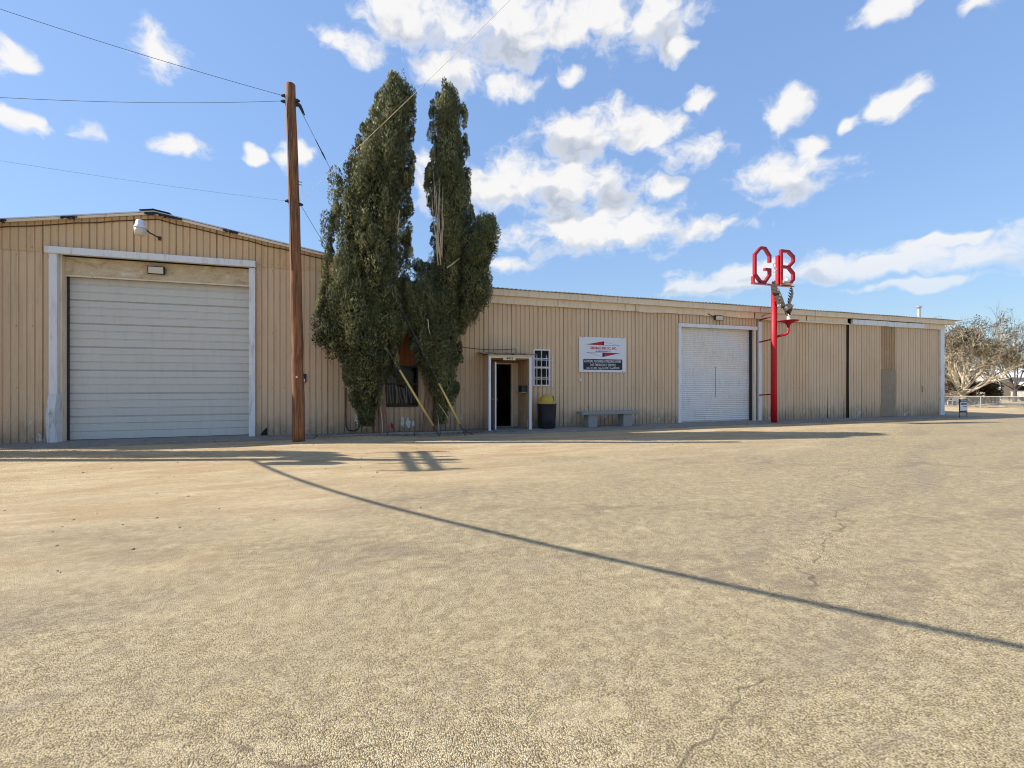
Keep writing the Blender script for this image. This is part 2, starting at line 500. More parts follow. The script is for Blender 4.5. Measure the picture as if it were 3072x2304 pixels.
def mat_wood_pole():
    m, T, b = new_mat('creosote_pole')
    p = pos(T)
    g = T.noise(T.scale(p, (1, 1, 0.045)), 34.0, 6.0, 0.65, 0.6)
    g2 = T.noise(T.scale(p, (1, 1, 0.10)), 9.0, 5.0, 0.6, 0.5)
    c = T.mix(T.ramp(g, 0.3, 0.7), col4((0.10, 0.038, 0.015)), col4((0.34, 0.15, 0.058)))
    c = T.mix(T.ramp(g2, 0.50, 0.68, 0, 0.75), c, col4((0.055, 0.024, 0.012)))
    c = T.mix(T.ramp(g2, 0.28, 0.42, 0.4, 0), c, col4((0.30, 0.17, 0.085)))
    setc(T, b, c)
    b.inputs['Roughness'].default_value = 0.8
    bump(T, b, g, 0.8, 0.01)
    return m


M['pole'] = mat_wood_pole()


def mat_leaf(name, a, bb, cc, trans=0.2):
    m, T, b = new_mat(name)
    cn = T.node('ShaderNodeAttribute', attribute_name='spray_normal')
    ge = T.node('ShaderNodeNewGeometry')
    nn = T.vmath('NORMALIZE', T.vmath('ADD', T.scale(cn.outputs['Vector'], (1.3, 1.3, 1.3)), T.scale(ge.outputs['Normal'], (0.5, 0.5, 0.5))))
    T.link(nn, b.inputs['Normal'])
    at = T.node('ShaderNodeAttribute', attribute_name='tint')
    p = pos(T)
    n = T.noise(p, 1.4, 3.0)
    f = T.math('ADD', T.math('MULTIPLY', at.outputs['Fac'], 0.75), T.math('MULTIPLY', n, 0.3))
    c = T.mix(T.ramp(f, 0.1, 0.6), col4(a), col4(bb))
    c = T.mix(T.ramp(f, 0.6, 0.95), c, col4(cc))
    setc(T, b, c)
    b.inputs['Roughness'].default_value = 0.6
    b.inputs['Specular IOR Level'].default_value = 0.3
    tr = T.node('ShaderNodeBsdfTranslucent')
    T.link(c, tr.inputs[0])
    mx = T.node('ShaderNodeMixShader')
    mx.inputs[0].default_value = trans
    T.link(b.outputs[0], mx.inputs[1]); T.link(tr.outputs[0], mx.inputs[2])
    out = [q for q in T.n if q.type == 'OUTPUT_MATERIAL'][0]
    T.link(mx.outputs[0], out.inputs[0])
    return m


M['cypress'] = mat_leaf('cypress_foliage', (0.045, 0.060, 0.024), (0.165, 0.178, 0.074), (0.46, 0.44, 0.20))
M['juniper'] = mat_leaf('dry_juniper_foliage', (0.14, 0.115, 0.065), (0.30, 0.245, 0.15), (0.50, 0.43, 0.30))
M['brownleaf'] = mat_leaf('brown_bush_foliage', (0.05, 0.032, 0.018), (0.11, 0.07, 0.035), (0.22, 0.15, 0.07))

# ------------------------------------------------------------------ scene helpers
def tag(o, label=None, cat=None, group=None, kind=None):
    if label: o['label'] = label
    if cat: o['category'] = cat
    if group: o['group'] = group
    if kind: o['kind'] = kind
    return o


def thing(name, loc, label, cat, group=None):
    o = bpy.data.objects.new(name, None)
    o.empty_display_size = 0.2
    o.location = loc
    COL.objects.link(o)
    return tag(o, label, cat, group)


def origin_of(o):
    v = Vector((0, 0, 0))
    while o is not None:
        v += Vector(o.location)
        o = o.parent
    return v


class MB:
    def __init__(self):
        self.v = []
        self.f = []

    def add(self, vs, fs):
        k = len(self.v)
        self.v += [tuple(p) for p in vs]
        self.f += [tuple(i + k for i in q) for q in fs]
        return self

    def box(self, x0, x1, y0, y1, z0, z1):
        vs = [(x0, y0, z0), (x1, y0, z0), (x1, y1, z0), (x0, y1, z0),
              (x0, y0, z1), (x1, y0, z1), (x1, y1, z1), (x0, y1, z1)]
        return self.add(vs, [(0, 3, 2, 1), (4, 5, 6, 7), (0, 1, 5, 4), (1, 2, 6, 5), (2, 3, 7, 6), (3, 0, 4, 7)])

    def bar(self, a, b, w, h, up=(0, 0, 1)):
        a, b = Vector(a), Vector(b)
        d = (b - a).normalized()
        up = Vector(up)
        if abs(d.dot(up)) > 0.95:
            up = Vector((0, 1, 0))
        s = d.cross(up).normalized() * (w / 2)
        t = s.cross(d).normalized() * (h / 2)
        vs = [a - s - t, a + s - t, a + s + t, a - s + t, b - s - t, b + s - t, b + s + t, b - s + t]
        return self.add(vs, [(0, 1, 2, 3), (7, 6, 5, 4), (0, 4, 5, 1), (1, 5, 6, 2), (2, 6, 7, 3), (3, 7, 4, 0)])

    def tube(self, pts, rad, n=10, cap=True, sx=1.0):
        pts = [Vector(p) for p in pts]
        if not hasattr(rad, '__len__'):
            rad = [rad] * len(pts)
        k = len(self.v)
        prev = None
        for i, p in enumerate(pts):
            d = (pts[min(i + 1, len(pts) - 1)] - pts[max(i - 1, 0)]).normalized()
            if prev is None:
                ref = Vector((0, 0, 1)) if abs(d.z) < 0.9 else Vector((0, 1, 0))
                s = d.cross(ref).normalized()
            else:
                s = (prev - d * prev.dot(d)).normalized()
            prev = s
            t = d.cross(s)
            for j in range(n):
                a = 2 * math.pi * j / n
                self.v.append(tuple(p + (s * math.cos(a) * sx + t * math.sin(a)) * rad[i]))
        for i in range(len(pts) - 1):
            for j in range(n):
                a, b = k + i * n + j, k + i * n + (j + 1) % n
                self.f.append((a, b, b + n, a + n))
        if cap:
            self.f.append(tuple(k + j for j in reversed(range(n))))
            self.f.append(tuple(k + (len(pts) - 1) * n + j for j in range(n)))
        return self

    def lathe(self, prof, c, n=24):
        """prof: list of (radius, z)"""
        k = len(self.v)
        for r, z in prof:
            for j in range(n):
                a = 2 * math.pi * j / n
                self.v.append((c[0] + r * math.cos(a), c[1] + r * math.sin(a), c[2] + z))
        for i in range(len(prof) - 1):
            for j in range(n):
                a, b = k + i * n + j, k + i * n + (j + 1) % n
                self.f.append((a, b, b + n, a + n))
        self.f.append(tuple(k + j for j in reversed(range(n))))
        self.f.append(tuple(k + (len(prof) - 1) * n + j for j in range(n)))
        return self

    def prism(self, poly, y0, y1):
        """poly of (x, z), counter-clockwise seen from the front (-Y), extruded from y0 (front) to y1"""
        n = len(poly)
        vs = [(x, y0, z) for x, z in poly] + [(x, y1, z) for x, z in poly]
        fs = [tuple(range(n)), tuple(range(2 * n - 1, n - 1, -1))]
        for i in range(n):
            j = (i + 1) % n
            fs.append((i, i + n, j + n, j))
        return self.add(vs, fs)

    def build(self, name, mat, parent=None, smooth=False, bevel=0.0, kind=None, label=None, origin=None):
        me = bpy.data.meshes.new(name)
        org = origin_of(parent) if parent is not None else Vector(origin or (0, 0, 0))
        vs = [(a - org.x, b - org.y, c - org.z) for a, b, c in self.v]
        me.from_pydata(vs, [], self.f)
        me.materials.append(mat)
        if smooth:
            me.polygons.foreach_set('use_smooth', [True] * len(me.polygons))
        me.update()
        o = bpy.data.objects.new(name, me)
        if parent is not None:
            o.parent = parent
        else:
            o.location = org
        COL.objects.link(o)
        if bevel:
            md = o.modifiers.new('bevel', 'BEVEL')
            md.width = bevel
            md.segments = 2
            md.limit_method = 'ANGLE'
        if kind: o['kind'] = kind
        if label: o['label'] = label
        return o


def copy_part(src, parent, dx=0, dy=0, dz=0, name=None):
    c = src.copy()
    if name: c.name = name
    c.parent = parent
    c.location = (src.location[0] + dx, src.location[1] + dy, src.location[2] + dz)
    COL.objects.link(c)
    return c


def np_mesh(name, verts, quads, mat, parent=None, tint=None, kind=None, org=(0, 0, 0), tri=False):
    me = bpy.data.meshes.new(name)
    k = 3 if tri else 4
    nv, nf = len(verts), len(quads)
    me.vertices.add(nv)
    me.loops.add(nf * k)
    me.polygons.add(nf)
    o3 = origin_of(parent) if parent is not None else Vector(org)
    me.vertices.foreach_set('co', (np.asarray(verts, dtype=np.float32) - np.array(o3, dtype=np.float32)).ravel())
    me.polygons.foreach_set('loop_start', np.arange(0, nf * k, k, dtype=np.int32))
    me.loops.foreach_set('vertex_index', np.asarray(quads, dtype=np.int32).ravel())
    me.update(calc_edges=True)
    if tint is not None:
        at = me.attributes.new('tint', 'FLOAT', 'POINT')
        at.data.foreach_set('value', np.asarray(tint[0], dtype=np.float32))
        an = me.attributes.new('spray_normal', 'FLOAT_VECTOR', 'POINT')
        an.data.foreach_set('vector', np.asarray(tint[1], dtype=np.float32).ravel())
    me.materials.append(mat)
    o = bpy.data.objects.new(name, me)
    if parent is not None:
        o.parent = parent
    else:
        o.location = o3
    COL.objects.link(o)
    if kind: o['kind'] = kind
    return o


def text_part(s, name, mat, parent, x, y, z, height, width=None, bold=0.0, depth=0.002, shear=0.0):
    """flat lettering in the XZ plane, read from -Y, centred on x, baseline at z"""
    cu = bpy.data.curves.new(name, 'FONT')
    cu.body = s
    cu.align_x = 'CENTER'
    cu.size = 1.0
    cu.offset = bold
    cu.shear = shear
    cu.extrude = 0.5
    cu.resolution_u = 3
    tmp = bpy.data.objects.new(name, cu)
    COL.objects.link(tmp)
    dg = bpy.context.evaluated_depsgraph_get()
    me = bpy.data.meshes.new_from_object(tmp.evaluated_get(dg))
    bpy.data.objects.remove(tmp)
    bpy.data.curves.remove(cu)
    co = np.array([v.co[:] for v in me.vertices])
    capb = 0.70
    sy = height / capb
    w0 = co[:, 0].max() - co[:, 0].min()
    sxx = (width / w0) if width else sy
    org = origin_of(parent)
    mid = (co[:, 0].max() + co[:, 0].min()) / 2
    for v in me.vertices:
        a, b, c = v.co
        v.co = ((a - mid) * sxx + x - org.x, y - c * depth * 2 - org.y, b * sy + z - org.z)
    me.materials.clear()
    me.materials.append(mat)
    me.name = name
    o = bpy.data.objects.new(name, me)
    o.parent = parent
    COL.objects.link(o)
    return o


W = 14.13          # the street front of both buildings stands on Y = W and faces -Y
PITCH = 0.1524


def corr_sheet(u0, u1, z0, ztop, y, seed, depth=0.025, wob=0.006, flare=0.0, rows=6):
    """one corrugated wall sheet: flat pans with narrow pressed grooves; ztop may be a function of u"""
    rs = random.Random(seed)
    us = [(u0, 0)]
    k = math.floor(u0 / PITCH)
    gw = 0.036
    while k * PITCH < u1 + 0.1:
        c = k * PITCH
        for du, d in ((-gw / 2, 0), (-gw / 2 + 0.007, 1), (gw / 2 - 0.007, 1), (gw / 2, 0)):
            if u0 + 0.004 < c + du < u1 - 0.004:
                us.append((c + du, d))
        k += 1
    us.append((u1, us[-1][1] if us[-1][1] else 0))
    ph, am = rs.random() * 6.28, rs.random()
    tilt = rs.uniform(-1, 1) * 0.004
    zt = ztop if callable(ztop) else (lambda u: ztop)
    m = MB()
    vs, fs = [], []
    n = len(us)
    jag = [rs.uniform(-0.012, 0.012) for _ in us]
    for i in range(rows):
        t = i / (rows - 1)
        for j, (u, d) in enumerate(us):
            q = (u - u0) / max(u1 - u0, 0.01)
            zz = z0 + (zt(u) - z0) * t + (jag[j] * 0.4 if i == 0 else 0)
            dy = d * depth + wob * am * math.sin(ph + 3.0 * t + q * 2.0) * 0.5 + tilt * (q - 0.5)
            if flare and i < 2:
                dy -= flare * (1 - i * 0.6) * math.sin(q * math.pi + ph) * (0.4 + am)
            vs.append((u, y + dy, zz))
    for i in range(rows - 1):
        for j in range(n - 1):
            a = i * n + j
            fs.append((a, a + 1, a + n + 1, a + n))
    m.add(vs, fs)
    return m


def wall(parent, u0, u1, z0, ztop, y, mat, name='wall_panel', sheet=0.9144, flare=0.0, label=None, wob=0.006):
    k = math.floor(u0 / sheet)
    out = []
    while k * sheet < u1 - 1e-6:
        a, b = max(u0, k * sheet), min(u1, (k + 1) * sheet)
        if b - a > 0.03:
            yy = y + (0.0035 if k % 2 else 0.0)
            o = corr_sheet(a, min(b + ((0.02 if flare < 0.015 else -0.012) if b < u1 - 0.03 else 0), u1), z0, ztop, yy, k * 31 + int(z0 * 10), flare=flare, wob=wob).build(name, mat, parent, label=label)
            out.append(o)
        k += 1
    return out


def screws(parent, spans, zs, y, name='screw_heads'):
    m = MB()
    for (a, b) in spans:
        k = math.ceil(a / PITCH - 0.5)
        while (k + 0.5) * PITCH < b:
            u = (k + 0.5) * PITCH + 0.03
            for z in zs:
                zz = z + random.uniform(-0.012, 0.012)
                if random.random() < 0.75:
                    r = 0.009
                    m.add([(u - r, y - 0.006, zz - r), (u + r, y - 0.006, zz - r), (u + r, y - 0.006, zz + r), (u - r, y - 0.006, zz + r),
                           (u, y - 0.011, zz)], [(0, 1, 4), (1, 2, 4), (2, 3, 4), (3, 0, 4)])
            k += 2
    return m.build(name, M['rubber'], parent, kind='stuff')

# ================================================================== the setting
def smooth(t):
    t = max(0.0, min(1.0, t))
    return t * t * (3 - 2 * t)


def ground_z(x, y):
    z = -0.45 * smooth((x - 27.5) / 14.0)
    # low dirt berm in front of the cypresses and round the pole
    z += 0.085 * math.exp(-((x - 0.1) / 1.1) ** 2 - ((y - 12.75) / 0.28) ** 2)
    z += 0.05 * math.exp(-((x + 1.5) / 0.7) ** 2 - ((y - 12.5) / 0.5) ** 2)
    z += 0.02 * math.exp(-((x - 3.3) / 0.8) ** 2 - ((y - 12.6) / 0.3) ** 2)
    if y < 13:
        z += 0.010 * math.sin(x * 0.9 + y * 0.35) * math.sin(y * 0.8 - x * 0.2) * smooth((y - 2) / 4)
    return z


def build_ground():
    xs = sorted(set([-3000, -1200, -500, -200, -100, -60, -40, -30] + [round(-25 + i * 0.5, 2) for i in range(int(85 / 0.5))] + [62, 66, 70, 80, 100, 140, 200, 400, 900, 3000]
                    + [round(-3.5 + i * 0.12, 3) for i in range(64)]))
    ys = sorted(set([-2000, -500, -150, -60, -30, -15] + [round(-8 + i * 0.5, 2) for i in range(44)] + [round(11.6 + i * 0.1, 2) for i in range(26)]
                    + [15, 17, 20, 23, 26, 30, 35, 40, 50, 70, 100, 160, 300, 700, 1500, 4000]))
    vs = [(x, y, ground_z(x, y)) for y in ys for x in xs]
    n = len(xs)
    fs = [(j * n + i, j * n + i + 1, (j + 1) * n + i + 1, (j + 1) * n + i) for j in range(len(ys) - 1) for i in range(n - 1)]
    m = MB()
    m.add(vs, fs)
    o = m.build('ground', M['ground'], smooth=True)
    tag(o, 'tan gravel and chip seal lot with loose dirt near the buildings', 'ground', kind='structure')


build_ground()


def slab(name, u0, u1, p0, p1, z, label, seed):
    rs = random.Random(seed)
    m = MB()
    n = max(2, int((u1 - u0) / 0.35))
    front = [(u0 + (u1 - u0) * i / n, p0 + rs.uniform(-0.05, 0.05)) for i in range(n + 1)]
    vs, fs = [], []
    for (u, p) in front:
        vs += [(u, p, -0.1), (u, p, z - 0.012 + rs.uniform(-0.006, 0.006)), (u, p1, z)]
    for i in range(n):
        a = i * 3
        fs += [(a, a + 3, a + 4, a + 1), (a + 1, a + 4, a + 5, a + 2)]
    fs += [(0, 1, 2), (n * 3, n * 3 + 2, n * 3 + 1)]
    m.add(vs, fs)
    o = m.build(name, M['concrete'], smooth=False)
    tag(o, label, 'pavement', kind='structure')
    return o


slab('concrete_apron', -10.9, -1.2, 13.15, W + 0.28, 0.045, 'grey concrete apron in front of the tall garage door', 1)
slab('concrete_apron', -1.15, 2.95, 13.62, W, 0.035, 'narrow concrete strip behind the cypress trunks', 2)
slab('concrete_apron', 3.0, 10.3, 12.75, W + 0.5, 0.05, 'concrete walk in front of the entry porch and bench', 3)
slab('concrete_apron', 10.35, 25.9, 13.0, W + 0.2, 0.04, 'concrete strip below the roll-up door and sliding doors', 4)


def strip_on_ground(name, pts, width, lift, mat, label):
    vs, fs = [], []
    for i, (x, y) in enumerate(pts):
        a = Vector(pts[max(i - 1, 0)]); b = Vector(pts[min(i + 1, len(pts) - 1)])
        d = (b - a).normalized()
        nx, ny = -d.y * width / 2, d.x * width / 2
        vs += [(x + nx, y + ny, ground_z(x + nx, y + ny) + lift), (x - nx, y - ny, ground_z(x - nx, y - ny) + lift)]
    for i in range(len(pts) - 1):
        a = i * 2
        fs.append((a, a + 1, a + 3, a + 2))
    m = MB(); m.add(vs, fs)
    o = m.build(name, mat)
    tag(o, label, 'road', kind='structure')


M['road'] = mat_plain('pale_road', (0.47, 0.43, 0.36), 0.9, 0, 0.15, 1.0, 0.3)
strip_on_ground('side_road', [(33 + i * 0.6 - 6, 40 - i * 1.5) for i in range(30)], 4.0, 0.03, M['road'], 'pale side road running past the end of the long building')


# planter kerb under the cypresses
m = MB()
for i in range(5):
    a = -0.75 + i * 0.72
    m.box(a, a + 0.70, 13.12 + 0.012 * (i % 2), 13.24 + 0.012 * (i % 2), -0.05, 0.095 + 0.008 * (i % 3))
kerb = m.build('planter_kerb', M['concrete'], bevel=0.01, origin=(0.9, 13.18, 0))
tag(kerb, 'low concrete planter edging in front of the two cypress trunks', 'kerb')

# ================================================================== gabled building on the left
GL, GRIDGE, GR = -10.7, -5.04, 0.62
def gable_z(u):
    return 5.82 - 0.172 * abs(u - GRIDGE)


gb = thing('gabled_metal_building', (-5.04, W, 0), 'tall tan gabled metal building with a large grey garage door', 'building')
wall(gb, GL, -7.16, 0.0, 4.66, W, M['siding'])
wall(gb, -2.74, GR, 0.0, 4.66, W, M['siding'])
wall(gb, GL, GR, 4.64, lambda u: gable_z(u) - 0.03, W - 0.014, M['gable'], name='gable_panel')
screws(gb, [(GL, -7.2), (-2.7, GR)], [0.14, 1.35, 2.85, 4.55], W)
screws(gb, [(GL, GR)], [4.72], W - 0.014)
# shell: side and back walls, floor, roof
MB().box(GL, GL + 0.1, W + 0.012, W + 22, 0, 4.8).build('side_wall', M['siding'], gb)
MB().box(GR - 0.1, GR, W + 0.04, W + 22, 0, 4.8).build('side_wall', M['siding'], gb)
MB().box(GL + 0.1, GR - 0.1, W + 21.9, W + 22, 0, 4.8).build('back_wall', M['siding'], gb)
m = MB()
for s in (-1, 1):
    e = GL - 0.2 if s < 0 else GR + 0.15
    ze = gable_z(e) + 0.0
    vs = [(GRIDGE, W - 0.10, 5.84), (e, W - 0.10, ze), (e, W + 22.1, ze), (GRIDGE, W + 22.1, 5.84),
          (GRIDGE, W - 0.10, 5.87), (e, W - 0.10, ze + 0.03), (e, W + 22.1, ze + 0.03), (GRIDGE, W + 22.1, 5.87)]
    fs = [(0, 1, 2, 3), (4, 7, 6, 5), (0, 4, 5, 1), (1, 5, 6, 2), (2, 6, 7, 3), (3, 7, 4, 0)]
    m.add(vs, fs)
roof = m.build('roof', M['zinc'], gb)
# rake trim and ridge cap, torn foam closures sticking out
m = MB()
m.bar((GRIDGE, W - 0.115, 5.79), (GL - 0.2, W - 0.115, gable_z(GL - 0.2) - 0.05), 0.03, 0.055)
m.bar((GRIDGE, W - 0.115, 5.79), (GR + 0.15, W - 0.115, gable_z(GR + 0.15) - 0.05), 0.03, 0.055)
m.build('rake_trim', M['fascia'], gb)
m = MB()
m.bar((GRIDGE - 0.30, W - 0.0, 5.845), (GRIDGE + 0.02, W - 0.0, 5.90), 0.26, 0.018)
m.bar((GRIDGE - 0.02, W - 0.0, 5.90), (GRIDGE + 0.36, W - 0.0, 5.835), 0.26, 0.018)
m.build('ridge_cap', M['black'], roof)
rs = random.Random(5)
for (u, L) in ((-8.05, 0.22), (-6.75, 0.30), (-5.02, 0.42), (-4.62, 0.40), (-3.32, 0.36)):
    m = MB()
    for i in range(7):
        a = u - L / 2 + L * i / 7
        zz = gable_z(a) - 0.015
        h = rs.uniform(0.03, 0.09)
        m.add([(a, W - 0.145, zz + 0.02), (a + L / 6, W - 0.145, zz + 0.02), (a + L / 6 + rs.uniform(-.03, .02), W - 0.15 - rs.uniform(0, 0.04), zz - h), (a + rs.uniform(-.02, .03), W - 0.15 - rs.uniform(0, .04), zz - h * rs.uniform(.5, 1)),
               (a, W - 0.10, zz + 0.02), (a + L / 6, W - 0.10, zz + 0.02), (a + L / 6, W - 0.10, zz - h * .7), (a, W - 0.10, zz - h * .7)],
              [(0, 3, 2, 1), (4, 5, 6, 7), (0, 1, 5, 4), (1, 2, 6, 5), (2, 3, 7, 6), (3, 0, 4, 7)])
    m.build('torn_closure_strip', M['tar'], roof)
# garage door opening
DL, DR, DB, DT = -6.965, -2.88, 0.05, 4.16
MB().box(-7.16, -7.00, W - 0.10, W + 0.02, 0.03, 4.60).build('door_trim', M['white'], gb, bevel=0.006)
MB().box(-2.885, -2.735, W - 0.10, W + 0.02, 0.03, 4.58).build('door_trim', M['white'], gb, bevel=0.006)
# the left trim is crumpled near the ground where vehicles hit it
m = MB()
rows = [(0.03, -7.185, -7.02, -0.10), (0.35, -7.20, -7.01, -0.125), (0.75, -7.19, -7.015, -0.15), (1.05, -7.175, -7.005, -0.115), (1.2, -7.163, -6.998, -0.104)]
vs, fs = [], []
for z, a, b, y in rows:
    vs += [(a, W + y, z), (b, W + y - 0.012, z), (b + 0.05, W + 0.02, z), (a, W + 0.02, z)]
for i in range(len(rows) - 1):
    for j in range(4):
        fs.append((i * 4 + j, i * 4 + (j + 1) % 4, i * 4 + 4 + (j + 1) % 4, i * 4 + 4 + j))
m.add(vs, fs)
M['dented'] = mat_plain('scraped_white_trim', (0.66, 0.67, 0.68), 0.5, 0, 0.12, 5.0, 0.3, (0.16, 0.13, 0.10, 0.9))
m.build('door_trim', M['dented'], gb, label='crumpled and scraped lower left door trim')
MB().box(-7.22, -2.72, W - 0.145, W - 0.002, 4.60, 4.765).build('door_header_trim', M['white'], gb, bevel=0.008)
MB().box(-7.0, -6.96, W + 0.021, W + 0.40, 0.02, 4.60).build('door_jamb', M['fascia'], gb)
MB().box(-2.885, -2.84, W + 0.021, W + 0.40, 0.02, 4.58).build('door_jamb', M['fascia'], gb)
hp = MB().box(-6.96, -2.885, W + 0.16, W + 0.20, 4.13, 4.598).build('header_panel', M['header'], gb)
MB().box(-6.96, -2.885, W + 0.145, W + 0.159, 4.11, 4.15).build('header_lip', M['fascia'], hp)
gd = MB().box(DL, DR, W + 0.335, W + 0.37, DB - 0.02, DT + 0.05).build('garage_door', M['garage'], gb)
secs = 7
sh = (DT - DB) / secs
first = None
for i in range(secs):
    z0 = DB + i * sh
    if first is None:
        m = MB()
        # one pressed section: three flat bands with recessed lines, tongue joint at the top
        prof = [(0.0, 0.0), (0.008, 0.006), (0.014, sh * 0.29), (-0.006, sh * 0.31), (-0.006, sh * 0.335), (0.014, sh * 0.36),
                (0.014, sh * 0.625), (-0.006, sh * 0.645), (-0.006, sh * 0.67), (0.014, sh * 0.695), (0.014, sh - 0.034), (-0.022, sh - 0.020), (-0.022, sh - 0.001)]
        vs, fs = [], []
        for d, z in prof:
            vs += [(DL + 0.01, W + 0.31 - d, z0 + z), (DR - 0.01, W + 0.31 - d, z0 + z)]
        for k in range(len(prof) - 1):
            fs.append((2 * k, 2 * k + 1, 2 * k + 3, 2 * k + 2))
        m.add(vs, fs)
        first = m.build('door_section', M['garage'], gd)
    else:
        copy_part(first, gd, dz=i * sh)
MB().box(DL, DR, W + 0.29, W + 0.334, DB - 0.03, DB - 0.002).build('bottom_seal', M['blackpl'], gd)
m = MB()
m.box(DL - 0.0, DL + 0.028, W + 0.22, W + 0.29, DB, DT)
m.build('door_track', M['black'], gd)
# hole torn in the sheet beside the right trim
m = MB()
m.prism([(-2.62, 0.055), (-2.46, 0.05), (-2.45, 0.27), (-2.51, 0.22), (-2.56, 0.16)], W - 0.016, W - 0.012)
m.build('torn_hole', M['dark'], gb)

# ================================================================== long workshop
LB0, LB1 = 0.62, 25.43
def roof_z(u):
    return 4.455 - 0.0033 * (u - 3.9)


lb = thing('long_metal_workshop', (13.0, W, 0), 'long low tan metal workshop with roll-up door, sliding doors and entry porch', 'building')
ZW = 4.06
# openings in the front: window behind trees, entry, barred window, roll-up door
WX0, WX1, WZ0, WZ1 = 0.66, 1.62, 0.77, 1.99
wall(lb, LB0 + 0.02, WX1, 0.0, WZ0, W + 0.004, M['siding'])
wall(lb, LB0 + 0.02, WX1, WZ1, 2.95, W + 0.004, M['redbrown'], label='reddish brown sheets above the window between the cypresses')
wall(lb, LB0 + 0.02, WX1, 2.95, ZW, W + 0.004, M['siding'])
wall(lb, WX1, 3.70, 0.0, ZW, W + 0.004, M['siding'])
EX0, EX1, EZ = 3.70, 4.93, 2.26
wall(lb, EX0, EX1, EZ, ZW, W + 0.004, M['siding'])
BX0, BX1, BZ0, BZ1 = 5.31, 5.90, 1.38, 2.59
wall(lb, EX1, BX0, 0.0, ZW, W + 0.004, M['siding'])
wall(lb, BX0, BX1, 0.0, BZ0, W + 0.004, M['siding'])
wall(lb, BX0, BX1, BZ1, ZW, W + 0.004, M['siding'])
RX0, RX1, RZ = 11.03, 14.56, 3.60
wall(lb, BX1, RX0 - 0.06, 0.0, ZW, W + 0.004, M['siding'], flare=0.01)
wall(lb, RX0 - 0.06, RX1, RZ, ZW, W + 0.004, M['siding'])
wall(lb, 14.60, 19.33, 0.0, ZW, W + 0.004, M['siding'], flare=0.02, wob=0.02)
wall(lb, 23.92, LB1 - 0.25, 0.0, ZW, W + 0.004, M['siding'], flare=0.025, wob=0.02)
screws(lb, [(1.7, 3.6), (6.0, 10.9), (14.8, 19.2), (24.0, 25.1)], [0.16, 1.3, 2.6, 3.85], W + 0.004)
# shell
MB().box(LB1 - 0.12, LB1 - 0.02, W + 0.04, W + 14, 0, 4.3).build('side_wall', M['siding'], lb)
MB().box(LB0 + 0.02, LB1 - 0.12, W + 13.9, W + 14, 0, 4.2).build('back_wall', M['siding'], lb)
MB().box(LB0 + 0.02, LB1 - 0.12, W + 0.55, W + 13.9, -0.06, 0.02).build('interior_floor', M['dark'], lb)
MB().box(19.30, 23.95, W + 0.02, W + 0.05, 0, ZW).build('backing_wall', M['dark'], lb)
# corrugated roof sheet with visible wavy edge
RS0, RS1 = 0.55, 26.25
m = MB()
vs, fs = [], []
n = int((RS1 - RS0) / 0.05)
for i in range(n + 1):
    u = RS0 + (RS1 - RS0) * i / n
    wv = 0.013 * math.cos(i * math.pi * 0.66) + 0.006 * math.sin(u * 2.1)
    zf, zb = roof_z(u) + wv, roof_z(u) + wv - 0.12
    vs += [(u, W - 0.30, zf), (u, W + 14.2, zb), (u, W - 0.30, zf - 0.012), (u, W + 14.2, zb - 0.012)]
for i in range(n):
    a = i * 4
    fs += [(a, a + 4, a + 5, a + 1), (a + 2, a + 3, a + 7, a + 6), (a, a + 2, a + 6, a + 4)]
m.add(vs, fs)
lroof = m.build('roof', M['zinc'], lb)
m = MB()
m.tube([(24.85, W + 0.62, 4.2), (24.85, W + 0.62, 5.0)], 0.075, 14)
m.tube([(24.85, W + 0.62, 5.0), (24.85, W + 0.62, 5.03)], [0.12, 0.09], 14)
m.tube([(24.85, W + 0.62, 5.05), (24.85, W + 0.62, 5.08), (24.85, W + 0.62, 5.13)], [0.13, 0.13, 0.02], 14)
m.tube([(24.85, W + 0.62, 5.03), (24.85, W + 0.62, 5.05)], 0.06, 10)
m.tube([(24.85, W + 0.62, 4.62), (24.85, W + 0.62, 4.65)], 0.085, 14)
m.build('vent_pipe', M['steel'], lroof, smooth=False)
# soffit closing the overhang, two tiers of fascia in lengths
def zoff(u): return -0.0033 * (u - 3.9)
m = MB()
m.add([(0.62, W - 0.215, 4.40 + zoff(0.62)), (25.9, W - 0.215, 4.40 + zoff(25.9)), (25.9, W + 0.1, 4.41 + zoff(25.9)), (0.62, W + 0.1, 4.41 + zoff(0.62))], [(0, 3, 2, 1)])
m.build('soffit', M['fascia'], lb)
def board(u0, u1, z0, z1, y0, y1, name, mat, sag=0.0, seed=0):
    rs = random.Random(seed)
    n = max(1, int((u1 - u0) / 0.3))
    vs, fs = [], []
    for i in range(n + 1):
        u = u0 + (u1 - u0) * i / n
        b = z0 + zoff(u) + rs.uniform(-1, 1) * sag
        t = z1 + zoff(u)
        yy = y0 + rs.uniform(-1, 1) * sag * 0.3
        vs += [(u, yy, b), (u, yy, t), (u, y1, t), (u, y1, b)]
    for i in range(n):
        a = i * 4
        for j in range(4):
            fs.append((a + j, a + 4 + j, a + 4 + (j + 1) % 4, a + (j + 1) % 4))
    fs += [(0, 1, 2, 3), (n * 4 + 3, n * 4 + 2, n * 4 + 1, n * 4)]
    m = MB(); m.add(vs, fs)
    return m.build(name, mat, lb)


